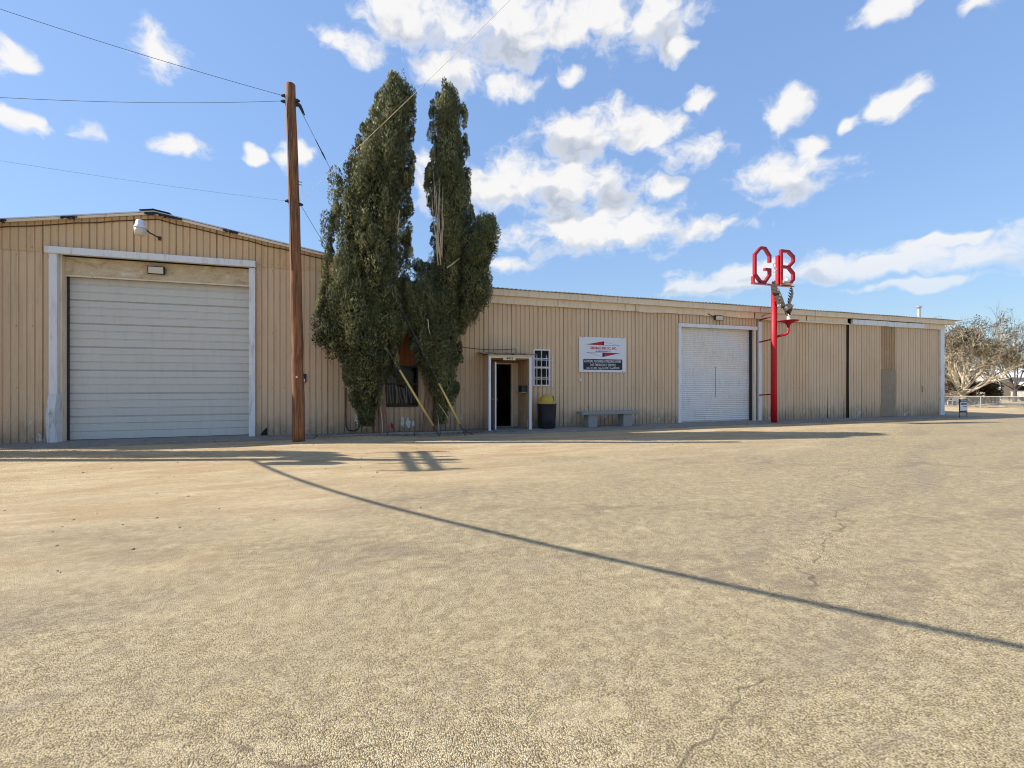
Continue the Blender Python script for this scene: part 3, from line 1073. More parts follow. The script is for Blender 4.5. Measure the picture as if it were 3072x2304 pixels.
for i, (a, b) in enumerate(((0.62, 8.3), (8.31, 14.50), (14.53, 17.30), (17.33, 25.88))):
    board(a, b, 4.235, 4.43, W - 0.22, W - 0.19, 'fascia_board', M['fascia'], 0.004, i)
for i, (a, b, sg) in enumerate(((0.62, 6.15, .004), (6.17, 9.1, .004), (9.12, 14.36, .018), (14.42, 17.0, .006), (17.06, 19.3, .006), (23.95, LB1, .004))):
    board(a, b, 4.005, 4.234, W - 0.075, W - 0.04, 'fascia_board', M['fascia'], sg, 20 + i)
m = MB()
m.add([(0.62, W - 0.20, 4.236 + zoff(.62)), (25.88, W - 0.20, 4.236 + zoff(25.88)), (25.88, W - 0.03, 4.236 + zoff(25.88)), (0.62, W - 0.03, 4.236 + zoff(.62))], [(0, 3, 2, 1)])
m.build('soffit', M['fascia'], lb)
MB().box(14.75, 19.3, W - 0.13, W - 0.078, 3.925, 3.985).build('track_cover', M['fascia'], lb)
# corner trim at the far end
MB().box(LB1 - 0.25, LB1, W - 0.06, W + 0.05, 0.02, 4.0).build('corner_trim', M['white'], lb, bevel=0.006)
MB().box(LB1, LB1 + 0.02, W - 0.059, W + 0.3, 0.02, 4.0).build('corner_trim', M['white'], lb)

# ---- window between the trees with bent vertical blinds
wn = MB()
t = 0.05
wn.box(WX0, WX1, W - 0.03, W + 0.06, WZ0, WZ0 + t).box(WX0, WX1, W - 0.03, W + 0.06, WZ1 - t, WZ1)
wn.box(WX0, WX0 + t, W - 0.03, W + 0.06, WZ0 + t, WZ1 - t).box(WX1 - t, WX1, W - 0.03, W + 0.06, WZ0 + t, WZ1 - t)
win = wn.build('window', M['black'], lb)
MB().box(WX0 + t, WX1 - t, W - 0.02, W + 0.04, 1.43, 1.48).build('meeting_rail', M['black'], win)
MB().box(WX0 + t, WX1 - t, W + 0.012, W + 0.018, WZ0 + t, 1.43).build('pane', M['glass'], win)
MB().box(WX0 + t, WX1 - t, W + 0.022, W + 0.028, 1.48, WZ1 - t).build('pane', M['glass'], win)
rs = random.Random(3)
for i in range(15):
    u = WX0 + 0.05 + i * 0.052
    u2 = u + rs.uniform(0.0, 0.14)
    top = 1.80 - i * 0.035 if i < 6 else 1.43 - rs.uniform(0, 0.12)
    bot = 0.83 + rs.uniform(0, 0.06)
    mid = (u + u2) / 2 + rs.uniform(-0.03, 0.03)
    m = MB()
    zz = (top + bot) / 2
    wd = 0.012
    vs = []
    for (x, z) in ((u, top), (mid, zz), (u2, bot)):
        vs += [(x - wd, W + 0.075, z), (x + wd, W + 0.085, z), (x + wd, W + 0.087, z), (x - wd, W + 0.077, z)]
    m.add(vs, [(0, 1, 5, 4), (4, 5, 9, 8), (3, 7, 6, 2), (7, 11, 10, 6), (0, 4, 7, 3), (4, 8, 11, 7), (1, 2, 6, 5), (5, 6, 10, 9)])
    m.build('blind_slat', M['blind'], win)

# ---- entry porch
PF = 13.42
porch = MB().box(3.62, 5.02, PF - 0.02, W + 0.002, 2.305, 2.335).build('porch', M['fascia'], lb)
# rough wavy roofing edge
m = MB()
vs, fs = [], []
n = 22
for i in range(n + 1):
    u = 3.42 + 1.72 * i / n
    w_ = 0.012 * math.sin(i * 1.7) + (0.02 if i in (5, 12, 17) else 0)
    vs += [(u, PF - 0.10, 2.345 + w_), (u, W + 0.0, 2.42 + w_ * .5), (u, PF - 0.10, 2.363 + w_), (u, W + 0.0, 2.438 + w_ * .5)]
for i in range(n):
    a = i * 4
    fs += [(a, a + 1, a + 5, a + 4), (a + 2, a + 6, a + 7, a + 3), (a, a + 4, a + 6, a + 2)]
m.add(vs, fs)
M['oldroof'] = mat_plain('weathered_roofing', (0.25, 0.20, 0.16), 0.85, 0, 0.3, 6.0, 0.3)
m.build('porch_roofing', M['oldroof'], porch)
def side_sheet(x, y0, y1, z0, z1, sgn, mat):
    """corrugated sheet in the YZ plane, grooves facing sgn*X"""
    m = MB()
    ys = []
    k = math.ceil(y0 / PITCH)
    ys.append((y0, 0))
    while k * PITCH < y1 - 0.03:
        c = k * PITCH
        if c > y0 + 0.03:
            ys += [(c - .017, 0), (c - .010, 1), (c + .010, 1), (c + .017, 0)]
        k += 1
    ys.append((y1, 0))
    vs, fs = [], []
    for (y, d) in ys:
        vs += [(x - sgn * d * 0.022, y, z0), (x - sgn * d * 0.022, y, z1)]
    for i in range(len(ys) - 1):
        a = i * 2
        q = (a, a + 2, a + 3, a + 1)
        fs.append(q if sgn > 0 else q[::-1])
    m.add(vs, fs)
    return m.build('side_sheet', mat, porch)


M['warmlitsheet'] = mat_siding('warm_lit_porch_sheet', (0.50, 0.33, 0.19), (0.22, 0.12, 0.06))  # siding browned in its colour to carry the warm light under the porch roof
side_sheet(3.645, PF + 0.06, W, 0.03, 2.30, -1, M['siding'])
side_sheet(3.690, PF + 0.06, W + 0.37, 0.03, 2.30, 1, M['siding'])
side_sheet(4.925, PF + 0.06, W + 0.37, 0.03, 2.30, -1, M['warmlitsheet'])
side_sheet(4.985, PF + 0.06, W, 0.03, 2.30, 1, M['siding'])
MB().box(3.625, 3.700, PF, PF + 0.06, 0.03, 2.30).build('post', M['white'], porch, bevel=0.004)
MB().box(4.925, 5.000, PF, PF + 0.06, 0.03, 2.30).build('post', M['white'], porch, bevel=0.004)
MB().box(3.702, 4.923, PF + 0.005, PF + 0.055, 2.235, 2.302).build('porch_beam', M['bone'], porch)
PB = W + 0.37
MB().box(3.69, 4.925, PF + 0.1, PB, 2.20, 2.225).build('porch_ceiling', M['warmlitwood'], porch)
DX0, DX1, DZ1 = 3.80, 4.69, 2.10
for i in range(8):
    a = 3.69 + i * 0.1545
    MB().box(a, a + 0.151, PB, PB + 0.03, 2.14, 2.24).build('plank', M['warmlitwood'], porch)
MB().box(4.73, 4.925, PB, PB + 0.03, 0.03, 2.14).build('back_sheet', M['siding'], porch)
MB().box(3.69, 3.76, PB, PB + 0.03, 0.03, 2.14).build('back_sheet', M['siding'], porch)
fr = MB().box(DX0 - 0.04, DX0, PB - 0.015, PB + 0.08, 0.05, DZ1).box(DX1, DX1 + 0.04, PB - 0.015, PB + 0.08, 0.05, DZ1)
fr.box(DX0 - 0.04, DX1 + 0.04, PB - 0.015, PB + 0.08, DZ1, DZ1 + 0.04)
fr.build('door_frame', M['bone'], porch)
MB().box(DX0, DX1, PB - 0.03, PB + 0.10, 0.03, 0.07).build('threshold', M['ply'], porch)
# the door leaf, swung out
hx, hy = DX0 + 0.03, PB - 0.03
ang = math.radians(86)
ex, ey = hx + 0.88 * math.cos(ang), hy - 0.88 * math.sin(ang)
leaf = MB().bar((hx, hy, 1.09), (ex, ey, 1.09), 0.042, 2.06).build('door', M['doorleaf'], lb)
MB().bar((ex, ey - 0.0005, 1.09), (ex + 0.001, ey - 0.006, 1.09), 0.0425, 2.061).build('door_edge', M['white'], leaf)
kx, ky = hx + 0.80 * math.cos(ang), hy - 0.80 * math.sin(ang)
for s in (-1, 1):
    MB().tube([(kx + s * 0.022, ky, 0.98), (kx + s * 0.05, ky, 0.98), (kx + s * 0.065, ky, 0.98), (kx + s * 0.085, ky, 0.98)], [0.012, 0.012, 0.028, 0.015], 12).build('knob', M['steel'], leaf, smooth=True)
# shelf on the right inner wall
MB().box(4.70, 4.90, PF + 0.12, PF + 0.62, 1.18, 1.205).build('shelf', M['ply'], porch)

# ---- barred window
wn = MB()
t = 0.045
y0, y1 = W - 0.035, W + 0.06
wn.box(BX0, BX1, y0, y1, BZ0, BZ0 + t).box(BX0, BX1, y0, y1, BZ1 - t, BZ1)
wn.box(BX0, BX0 + t, y0, y1, BZ0 + t, BZ1 - t).box(BX1 - t, BX1, y0, y1, BZ0 + t, BZ1 - t)
bw = wn.build('window', M['white'], lb)
zm = 1.99
MB().box(BX0 + t, BX1 - t, W - 0.02, W + 0.05, zm - 0.03, zm + 0.03).build('meeting_rail', M['white'], bw)
um = (BX0 + BX1) / 2
MB().box(um - 0.012, um + 0.012, W - 0.005, W + 0.012, zm + 0.03, BZ1 - t).build('muntin', M['white'], bw)
MB().box(um - 0.012, um + 0.012, W + 0.0, W + 0.012, BZ0 + t, zm - 0.03).build('muntin', M['white'], bw)
MB().box(BX0 + t, BX1 - t, W - 0.004, W + 0.012, 2.27, 2.30).build('muntin', M['white'], bw)
MB().box(BX0 + t, BX1 - t, W + 0.0, W + 0.012, 1.66, 1.68).build('muntin', M['white'], bw)
for (a, b) in ((BX0 + t, um - 0.012), (um + 0.012, BX1 - t)):
    for (c, d) in ((BZ0 + t, 1.66), (1.68, zm - 0.03), (zm + 0.03, 2.27), (2.30, BZ1 - t)):
        MB().box(a, b, W + 0.014, W + 0.019, c, d).build('pane', M['glass'], bw)
for u in (5.245, 5.40, 5.56, 5.735, 5.895 + 0.05):
    MB().tube([(u, W - 0.115, 1.35), (u, W - 0.115, 2.36)], [0.011, 0.011], 8).tube([(u, W - 0.115, 2.36), (u, W - 0.115, 2.40)], [0.011, 0.002], 8).build('security_bar', M['white'], bw)
for z in (1.60, 2.22):
    MB().box(5.20, 5.98, W - 0.105, W - 0.09, z, z + 0.022).build('security_bar', M['white'], bw)
    for u in (5.215, 5.965):
        MB().box(u - 0.01, u + 0.01, W - 0.09, W + 0.004, z + 0.001, z + 0.021).build('bar_bracket', M['steel'], bw)

# ---- roll-up door
ro = MB().box(RX0 - 0.02, 14.37, W + 0.19, W + 0.22, 0.02, RZ).build('roll_up_door', M['dark'], lb)
MB().box(RX0 - 0.11, RX0 + 0.02, W - 0.05, W + 0.15, 0.03, 3.53).build('door_jamb', M['white'], lb, bevel=0.005)
MB().box(RX0 - 0.13, RX1 - 0.03, W - 0.07, W + 0.05, 3.53, 3.66).build('door_header_trim', M['white'], lb, bevel=0.006)
ns = 48
sl_h = (3.56 - 0.07) / ns
prof = []
for k in range(7):
    a = k / 6.0
    prof.append((0.030 * math.sin(a * math.pi) ** 0.7, a * sl_h))
m = MB()
vs, fs = [], []
for d, z in prof:
    vs += [(RX0 + 0.02, W + 0.165 - d, 0.07 + z), (14.33, W + 0.165 - d, 0.07 + z)]
for k in range(len(prof) - 1):
    fs.append((2 * k, 2 * k + 1, 2 * k + 3, 2 * k + 2))
m.add(vs, fs)
s0 = m.build('slat', M['rollup'], ro, smooth=True)
for i in range(1, ns):
    copy_part(s0, ro, dz=i * sl_h)
MB().box(RX0 + 0.02, 14.33, W + 0.135, W + 0.165, 0.035, 0.068).build('bottom_bar', M['steel'], ro)
MB().box(12.55, 12.66, W + 0.10, W + 0.134, 0.04, 0.06).build('handle', M['white'], ro)
MB().tube([(12.72, W + 0.135, 2.1), (12.73, W + 0.132, 1.5), (12.72, W + 0.135, 0.95)], 0.006, 6).build('pull_rope', M['black'], ro)
MB().box(14.33, 14.39, W + 0.06, W + 0.17, 0.04, 3.56).build('door_track', M['black'], ro)
MB().box(14.40, 14.52, W - 0.02, W + 0.10, 0.03, 3.53).build('door_jamb', M['fascia'], lb)
MB().box(14.53, 14.60, W + 0.03, W + 0.06, 0.03, 3.9).build('dark_gap', M['dark'], lb)
MB().box(14.61, 14.76, W - 0.05, W + 0.02, 0.03, 3.86).build('door_trim', M['white'], lb, bevel=0.005)
# ---- sliding door with white track cover, rusty sheet and plywood patch
MB().box(19.335, 19.375, W - 0.02, W + 0.02, 0.03, 4.1).build('door_post', M['rubber'], lb)
sd = MB().box(19.40, 23.90, W - 0.045, W - 0.035, 0.05, 3.95).build('sliding_door', M['dark'], lb)
def wall_sub(u0, u1, z0, z1, mat, label=None):
    return wall(sd, u0, u1, z0, z1, W - 0.075, mat, name='door_panel', flare=0.018, wob=0.016, label=label)


wall_sub(19.385, 21.31, 0.03, 3.97, M['siding'])
wall_sub(21.31, 22.17, 2.09, 3.97, M['rustpanel'], 'rust stained upper sheet of the sliding door')
wall_sub(22.17, 23.90, 0.03, 3.97, M['siding'])
MB().box(21.28, 22.18, W - 0.088, W - 0.070, 0.55, 2.09).build('plywood_patch', M['ply'], sd)
MB().box(21.27, 22.16, W - 0.092, W - 0.072, 0.05, 0.548).build('plywood_patch', M['ply'], sd)
MB().box(19.50, 21.62, W - 0.17, W - 0.06, 3.94, 4.15).build('track_cover', M['white'], sd, bevel=0.005)
MB().box(21.64, 23.90, W - 0.165, W - 0.06, 3.93, 4.14).build('track_cover', M['white'], sd, bevel=0.005)
MB().tube([(23.86, W - 0.08, 1.1), (23.86, W - 0.13, 1.12), (23.86, W - 0.13, 1.33), (23.86, W - 0.08, 1.35)], 0.009, 6).build('handle', M['black'], sd)
MB().tube([(23.98, W + 0.0, 1.1), (23.98, W - 0.05, 1.12), (23.98, W - 0.05, 1.33), (23.98, W, 1.35)], 0.009, 6).build('handle', M['black'], lb)

# ================================================================== things on and by the front
def floodlight(x, y, z, w, h, label, tilt=0.35):
    t = thing('floodlight', (x, y, z), label, 'floodlight', 'floodlights on the fronts')
    d = 0.075
    # tilted housing, lens looking down and out
    c, s_ = math.cos(tilt), math.sin(tilt)
    def pt(u, v, q):      # u across, v up the face, q out of the face
        return (x + u, y - 0.07 - q * c - v * 0.0 + v * s_ * -0.35, z + v * c - q * s_ * 0.6)
    def blk(u0, u1, v0, v1, q0, q1):
        m = MB()
        vs = [pt(u0, v0, q0), pt(u1, v0, q0), pt(u1, v0, q1), pt(u0, v0, q1), pt(u0, v1, q0), pt(u1, v1, q0), pt(u1, v1, q1), pt(u0, v1, q1)]
        m.add(vs, [(0, 1, 2, 3), (7, 6, 5, 4), (0, 4, 5, 1), (1, 5, 6, 2), (2, 6, 7, 3), (3, 7, 4, 0)])
        return m
    blk(-w / 2, w / 2, -h / 2, h / 2, 0.0, d).build('housing', M['black'], t, bevel=0.008)
    blk(-w / 2 + 0.025, w / 2 - 0.025, -h / 2 + 0.022, h / 2 - 0.022, d + 0.001, d + 0.006).build('lens', M['lens'], t)
    MB().box(x - 0.03, x + 0.03, y - 0.085, y, z - 0.03, z + 0.03).build('bracket', M['black'], t)
    return t


floodlight(-5.03, W + 0.16, 4.385, 0.37, 0.21, 'black floodlight on the stained panel above the grey garage door', 0.2)
floodlight(12.67, W + 0.01, 3.93, 0.36, 0.20, 'black floodlight under the fascia above the white roll-up door', 0.5)
m = MB().tube([(12.18, W - 0.1, 4.05), (12.35, W - 0.095, 3.98), (12.5, W - 0.06, 3.97)], 0.012, 6)
tag(m.build('conduit', M['rubber'], smooth=True, origin=(12.3, W, 4.0)), 'thin brown conduit feeding the floodlight over the roll-up door', 'conduit')

# dusk-to-dawn yard lamp under the gable
yl = thing('yard_lamp', (-5.0, W - 0.014, 5.28), 'silver dusk to dawn yard lamp on an arm below the gable peak', 'lamp')
lx, ly, lz = -5.17, W - 0.50, 5.17
MB().lathe([(0.02, 0.30), (0.07, 0.30), (0.085, 0.28), (0.092, 0.20), (0.115, 0.17), (0.13, 0.12), (0.135, 0.10)][::-1], (lx, ly, lz), 24).build('hood', M['alum'], yl, smooth=True)
MB().lathe([(0.128, 0.098), (0.120, 0.02), (0.105, -0.06), (0.085, -0.075)][::-1], (lx, ly, lz), 24).build('diffuser', M['lens'], yl, smooth=True)
MB().tube([(lx + 0.06, ly + 0.02, lz + 0.13), (-5.05, W - 0.28, 5.24), (-4.95, W - 0.12, 5.20), (-4.93, W - 0.016, 5.19)], 0.018, 8).build('arm', M['rubber'], yl, smooth=True)
MB().box(-4.965, -4.895, W - 0.032, W - 0.014, 5.14, 5.24).build('wall_plate', M['rubber'], yl)

# cables stapled under the rake
def cable_thing(name, pts, r, mat, label, n=6):
    m = MB().tube(pts, r, n)
    o = m.build(name, mat, smooth=True, origin=pts[0])
    return tag(o, label, 'cable')


rs = random.Random(9)
pa = [(GRIDGE + 0.05 - i * 0.42, W - 0.03, gable_z(GRIDGE - i * 0.42) - 0.135 - rs.uniform(0, .02)) for i in range(13)]
pb = [(GRIDGE + 0.05 + i * 0.42, W - 0.03, gable_z(GRIDGE + i * 0.42) - 0.14 - 0.03 * math.sin(i * 1.3) ** 2) for i in range(14)]
cable_thing('roof_cable', pa, 0.013, M['rubber'], 'brown cable stapled along the left slope of the gable')
cable_thing('roof_cable', pb, 0.013, M['rubber'], 'brown cable sagging along the right slope of the gable')

# key box by the pole
kb = thing('key_box', (-1.54, W, 1.49), 'small black weatherproof box on the siding just right of the wooden pole', 'box')
MB().box(-1.605, -1.475, W - 0.055, W, 1.49, 1.735).build('housing', M['black'], kb, bevel=0.008)
MB().box(-1.585, -1.50, W - 0.062, W - 0.0555, 1.505, 1.595).build('cover', M['steel'], kb)

# drain hose hanging out of the wall
cable_thing('hose', [(-0.43, W - 0.02, 1.35), (-0.43, W - 0.04, 0.55), (-0.42, W - 0.06, 0.25), (-0.36, W - 0.08, 0.13), (-0.22, W - 0.09, 0.10), (-0.10, W - 0.08, 0.15), (-0.05, W - 0.06, 0.25)], 0.016, M['black'], 'black hose curling up from the foot of the tan siding left of the cypress')
cable_thing('wall_cable', [(2.9, W - 0.02, 2.60), (3.4, W - 0.02, 2.55), (3.9, W - 0.025, 2.53), (4.4, W - 0.02, 2.55), (4.72, W - 0.02, 2.58), (4.725, W - 0.02, 2.44)], 0.008, M['black'], 'thin black cable running across the siding above the porch roof')
cable_thing('wall_pipe', [(14.55, W - 0.24, 4.02), (14.75, W - 0.25, 4.13), (15.0, W - 0.26, 4.16), (15.3, W - 0.23, 4.30)], 0.012, M['rubber'], 'bent brown pipe across the fascia behind the red sign pole')

# little round fitting right of the barred window
o = MB().tube([(7.0, W + 0.0, 1.585), (7.0, W - 0.03, 1.585)], 0.055, 14).tube([(7.0, W - 0.03, 1.585), (7.0, W - 0.045, 1.585)], [0.03, 0.02], 12).build('hose_bib', M['steel'], origin=(7.0, W, 1.53))
tag(o, 'small round metal fitting on the siding below the business sign', 'fitting')

# ---- business sign
sg = thing('business_sign', (7.85, W, 1.85), 'white rectangular business sign with red and white wedges and black text box', 'sign')
SX0, SX1, SZ0, SZ1 = 6.95, 8.75, 1.85, 3.045
SY = W - 0.035
MB().box(SX0, SX1, SY, W - 0.008, SZ0, SZ1).build('board', M['signwhite'], sg, bevel=0.004)
def sp(fx, fz):     # fractions across and down the board
    return (SX0 + (SX1 - SX0) * fx, SZ1 - (SZ1 - SZ0) * fz)
def poly_part(name, pts, mat, y, th=0.0015):
    P2 = [sp(*q) for q in pts]
    area = sum(P2[i][0] * P2[(i + 1) % len(P2)][1] - P2[(i + 1) % len(P2)][0] * P2[i][1] for i in range(len(P2)))
    if area < 0:
        P2 = P2[::-1]
    return MB().prism(P2, y - th, y).build(name, mat, sg)


def shrink(pts, k):
    cx = sum(p[0] for p in pts) / len(pts); cz = sum(p[1] for p in pts) / len(pts)
    return [(cx + (x - cx) * k, cz + (z - cz) * k) for x, z in pts]


tri = {'a': [(0.14, 0.215), (0.505, 0.115), (0.505, 0.23)], 'b': [(0.505, 0.115), (0.87, 0.23), (0.505, 0.23)],
       'c': [(0.14, 0.435), (0.505, 0.435), (0.505, 0.56)], 'd': [(0.505, 0.435), (0.87, 0.445), (0.505, 0.56)]}
for k_, q in tri.items():
    poly_part('wedge_outline', q, M['signblack'], SY - 0.0005)
    poly_part('wedge', shrink(q, 0.84), M['signred'] if k_ in 'ad' else M['signwhite'], SY - 0.0025)
rr = []
bx0, bx1, bz0, bz1, rd = 0.085, 0.92, 0.625, 0.93, 0.02
for cx, cz, a0 in ((bx0 + rd, bz0 + rd * 1.5, 180), (bx1 - rd, bz0 + rd * 1.5, 270), (bx1 - rd, bz1 - rd * 1.5, 0), (bx0 + rd, bz1 - rd * 1.5, 90)):
    for j in range(5):
        a = math.radians(a0 + j * 22.5)
        rr.append((cx + rd * math.cos(a), cz + rd * 1.5 * math.sin(a)))
poly_part('text_box', rr, M['signblack'], SY - 0.0005)
x_, z_ = sp(0.505, 0.345)
text_part('G&B MACHINE CO., INC.', 'lettering', M['signred'], sg, x_ + 0.01, SY - 0.002, z_, 0.088, 1.02, 0.02)
x_, z_ = sp(0.505, 0.415)
text_part("dba JAIME's WELDING, LLC", 'lettering', M['signblack'], sg, x_, SY - 0.002, z_, 0.042, 0.58, 0.01)
x_, z_ = sp(0.5025, 0.72)
text_part('GENERAL MACHINE & WELDING WORK', 'lettering', M['signwhite'], sg, x_, SY - 0.003, z_, 0.085, 1.42, 0.006)
x_, z_ = sp(0.5025, 0.825)
text_part('24/7 EMERGENCY SERVICE', 'lettering', M['signwhite'], sg, x_, SY - 0.003, z_, 0.085, 0.98, 0.006)
x_, z_ = sp(0.5025, 0.90)
text_part('Jaime 361-2282   Peggy 361-2288   Shop 887-2220', 'lettering', M['signwhite'], sg, x_, SY - 0.003, z_, 0.058, 1.26, 0.004)
for (fx, fz) in ((0.08, 0.02), (0.505, 0.02), (0.92, 0.02), (0.085, 0.96), (0.92, 0.965)):
    x_, z_ = sp(fx, fz)
    MB().tube([(x_, SY + 0.001, z_), (x_, SY - 0.008, z_)], [0.014, 0.010], 8).build('screw', M['black'], sg)

# ---- house number board on the porch
hn = thing('house_number_sign', (4.27, PF, 2.17), 'cream house number board reading 4403 under the porch roof', 'sign')
MB().box(4.08, 4.47, PF - 0.018, PF + 0.002, 2.175, 2.285).build('board', M['bone'], hn)
text_part('4403', 'lettering', M['signblack'], hn, 4.28, PF - 0.019, 2.195, 0.07, 0.21, 0.012)

# ---- mailbox on the porch shelf
mbx = thing('mailbox', (4.80, PF + 0.33, 1.205), 'black metal box standing on the porch shelf', 'mailbox')
MB().box(4.72, 4.90, PF + 0.14, PF + 0.46, 1.2055, 1.38).build('body', M['black'], mbx, bevel=0.012)
MB().box(4.71, 4.902, PF + 0.13, PF + 0.47, 1.381, 1.398).build('lid', M['black'], mbx)

# ---- trash can
tcx, tcy = 5.62, 13.70
tc_ = thing('trash_can', (tcx, tcy, 0.05), 'black round trash can with yellow domed lid beside the entry porch', 'trash can')
MB().lathe([(0.255, 0.0), (0.265, 0.01), (0.285, 0.35), (0.305, 0.74), (0.312, 0.76), (0.312, 0.785), (0.298, 0.785)], (tcx, tcy, 0.05), 36).build('barrel', M['blackpl'], tc_, smooth=True)
lid = MB()
prof = [(0.318, 0.775), (0.320, 0.80), (0.290, 0.815), (0.262, 0.83)]
for i in range(9):
    a = math.radians(i * 10.8)
    prof.append((0.235 * math.cos(a) + 0.012, 0.84 + 0.225 * math.sin(a)))
lid.lathe(prof, (tcx, tcy, 0.05), 36)
lid = lid.build('lid', M['lidyellow'], tc_, smooth=True)
# dark rim of the swing flap, on the right of the dome
pts = []
for i in range(13):
    a = math.radians(-60 + i * 14.0)
    b = math.radians(i / 12 * 180)
    pts.append((tcx + 0.16 + 0.03 * math.sin(b), tcy - 0.19 * math.cos(b), 0.05 + 0.84 + 0.175 * math.sin(b)))
MB().tube(pts, 0.010, 6).build('flap_seam', M['blackpl'], lid, smooth=True)

# ---- concrete bench
bn = thing('concrete_bench', (7.8, 13.62, 0.05), 'grey concrete bench with two block legs under the business sign', 'bench')
MB().box(6.73, 8.86, 13.42, 13.86, 0.455, 0.555).build('seat', M['benchcon'], bn, bevel=0.012)
MB().box(6.98, 7.30, 13.47, 13.82, 0.045, 0.4545).build('leg', M['benchcon'], bn, bevel=0.01)
MB().box(8.27, 8.60, 13.47, 13.82, 0.045, 0.4545).build('leg', M['benchcon'], bn, bevel=0.01)

# ================================================================== red sign pole
PX, PY = 14.52, 13.30
gp = thing('red_sign_pole', (PX, PY, 0.03), 'tall red steel pole carrying big red letters G and B', 'sign')
MB().tube([(PX, PY, 0.03), (PX, PY, 2.6), (PX, PY, 5.0)], [0.105, 0.105, 0.10], 28).build('pole', M['red'], gp, smooth=True)
MB().tube([(PX, PY, 4.95), (PX, PY, 5.10)], [0.075, 0.16], 4).build('cap_plate', M['darkred'], gp)
MB().box(13.52, 15.42, PY - 0.075, PY + 0.085, 5.095, 5.13).build('letter_rail', M['darkred'], gp)
def stroke(pts, w, closed, y0, y1):
    P2 = [Vector(p) for p in pts]
    n = len(P2)
    L_, R_ = [], []
    for i, p in enumerate(P2):
        a = P2[i - 1] if (closed or i > 0) else None
        b = P2[(i + 1) % n] if (closed or i < n - 1) else None
        d1 = (p - a).normalized() if a is not None else (b - p).normalized()
        d2 = (b - p).normalized() if b is not None else d1
        n1, n2 = Vector((-d1.y, d1.x)), Vector((-d2.y, d2.x))
        mt = (n1 + n2).normalized()
        k = (w / 2) / max(0.35, mt.dot(n1))
        L_.append(p + mt * k); R_.append(p - mt * k)
    m = MB()
    vs, fs = [], []
    for q, r in zip(L_, R_):
        vs += [(q.x, y0, q.y), (r.x, y0, r.y), (q.x, y1, q.y), (r.x, y1, r.y)]
    for i in range(n if closed else n - 1):
        a, b = i * 4, ((i + 1) % n) * 4
        fs += [(a, a + 1, b + 1, b), (a + 2, b + 2, b + 3, a + 3), (a, b, b + 2, a + 2), (a + 1, a + 3, b + 3, b + 1)]
    if not closed:
        e = (n - 1) * 4
        fs += [(0, 2, 3, 1), (e, e + 1, e + 3, e + 2)]
    m.add(vs, fs)
    return m


G = [(14.30, 5.92), (14.30, 6.17), (14.08, 6.43), (13.87, 6.43), (13.61, 6.16), (13.61, 5.45), (13.87, 5.19), (14.08, 5.19), (14.30, 5.46), (14.30, 5.66), (14.06, 5.66)]
B = [(14.85, 6.41), (15.20, 6.41), (15.44, 6.24), (15.44, 6.05), (15.20, 5.82), (15.44, 5.61), (15.44, 5.37), (15.25, 5.185), (14.85, 5.185)]
gl_ = stroke(G, 0.090, False, PY - 0.055, PY + 0.055).build('letter_g', M['darkred'], gp)
lbm = stroke(B, 0.090, True, PY - 0.055, PY + 0.055)
lbm.box(14.90, 15.19, PY - 0.052, PY + 0.052, 5.77, 5.87)
lbm.build('letter_b', M['darkred'], gp)
MB().box(13.53, 13.60, PY - 0.02, PY + 0.09, 5.13, 5.38).build('letter_brace', M['red'], gp)
MB().box(14.745, 14.785, PY + 0.02, PY + 0.15, 5.13, 6.25).build('letter_brace', M['red'], gp)
text_part('&', 'ampersand', M['palered'], gp, 14.55, PY, 5.56, 0.40, 0.20, -0.03, 0.006)
for z in (3.95, 3.10, 1.05):
    MB().bar((14.66, W - 0.05, z - 0.03), (PX + 0.03, PY + 0.09, z + 0.02), 0.045, 0.045).build('wall_bracket', M['darkred'], gp)
# side arm with a dish for the eagle
AX, AY = 14.93, PY - 0.25
MB().tube([(PX + 0.06, PY - 0.05, 3.20), (14.76, AY + 0.09, 3.25), (14.86, AY + 0.035, 3.275), (14.915, AY + 0.005, 3.33), (AX, AY, 3.42), (AX, AY, 3.57)], 0.042, 12).build('side_arm', M['red'], gp, smooth=True)
MB().lathe([(0.05, 0.0), (0.055, 0.05), (0.10, 0.12), (0.20, 0.18), (0.33, 0.205), (0.345, 0.225), (0.34, 0.235)], (AX, AY, 3.55), 28).build('dish', M['darkred'], gp, smooth=True)

# ---- eagle statue on the dish
EZ0 = 3.786
eg = thing('eagle_statue', (AX, AY, EZ0), 'weathered metal eagle statue with raised wings on the red dish', 'statue')
def E2(x, z, y=0.0):
    return (AX + x, AY + y, EZ0 + z)


m = MB()
m.tube([E2(0.22, 0.56, 0.06), E2(0.12, 0.55, 0.03), E2(0.0, 0.50, 0), E2(-0.13, 0.45, -0.04), E2(-0.22, 0.42, -0.08), E2(-0.30, 0.41, -0.10), E2(-0.345, 0.395, -0.12), E2(-0.385, 0.36, -0.135), E2(-0.39, 0.335, -0.135)],
       [0.03, 0.085, 0.125, 0.13, 0.085, 0.07, 0.062, 0.028, 0.004], 14)
m.build('body', M['bird'], eg, smooth=True)
MB().tube([E2(-0.24, 0.425, -0.09), E2(-0.30, 0.425, -0.10), E2(-0.345, 0.405, -0.12), E2(-0.37, 0.385, -0.13)], [0.088, 0.08, 0.064, 0.03], 12).build('head', M['ash'], eg, smooth=True)
for s in (-0.05, 0.07):
    MB().tube([E2(0.0, 0.45, s), E2(-0.06, 0.34, s - 0.05), E2(-0.02, 0.24, s), E2(-0.05, 0.21, s - 0.05), E2(-0.09, 0.19, s - 0.09)], [0.085, 0.075, 0.035, 0.03, 0.006], 10).build('leg', M['birddark'], eg, smooth=True)
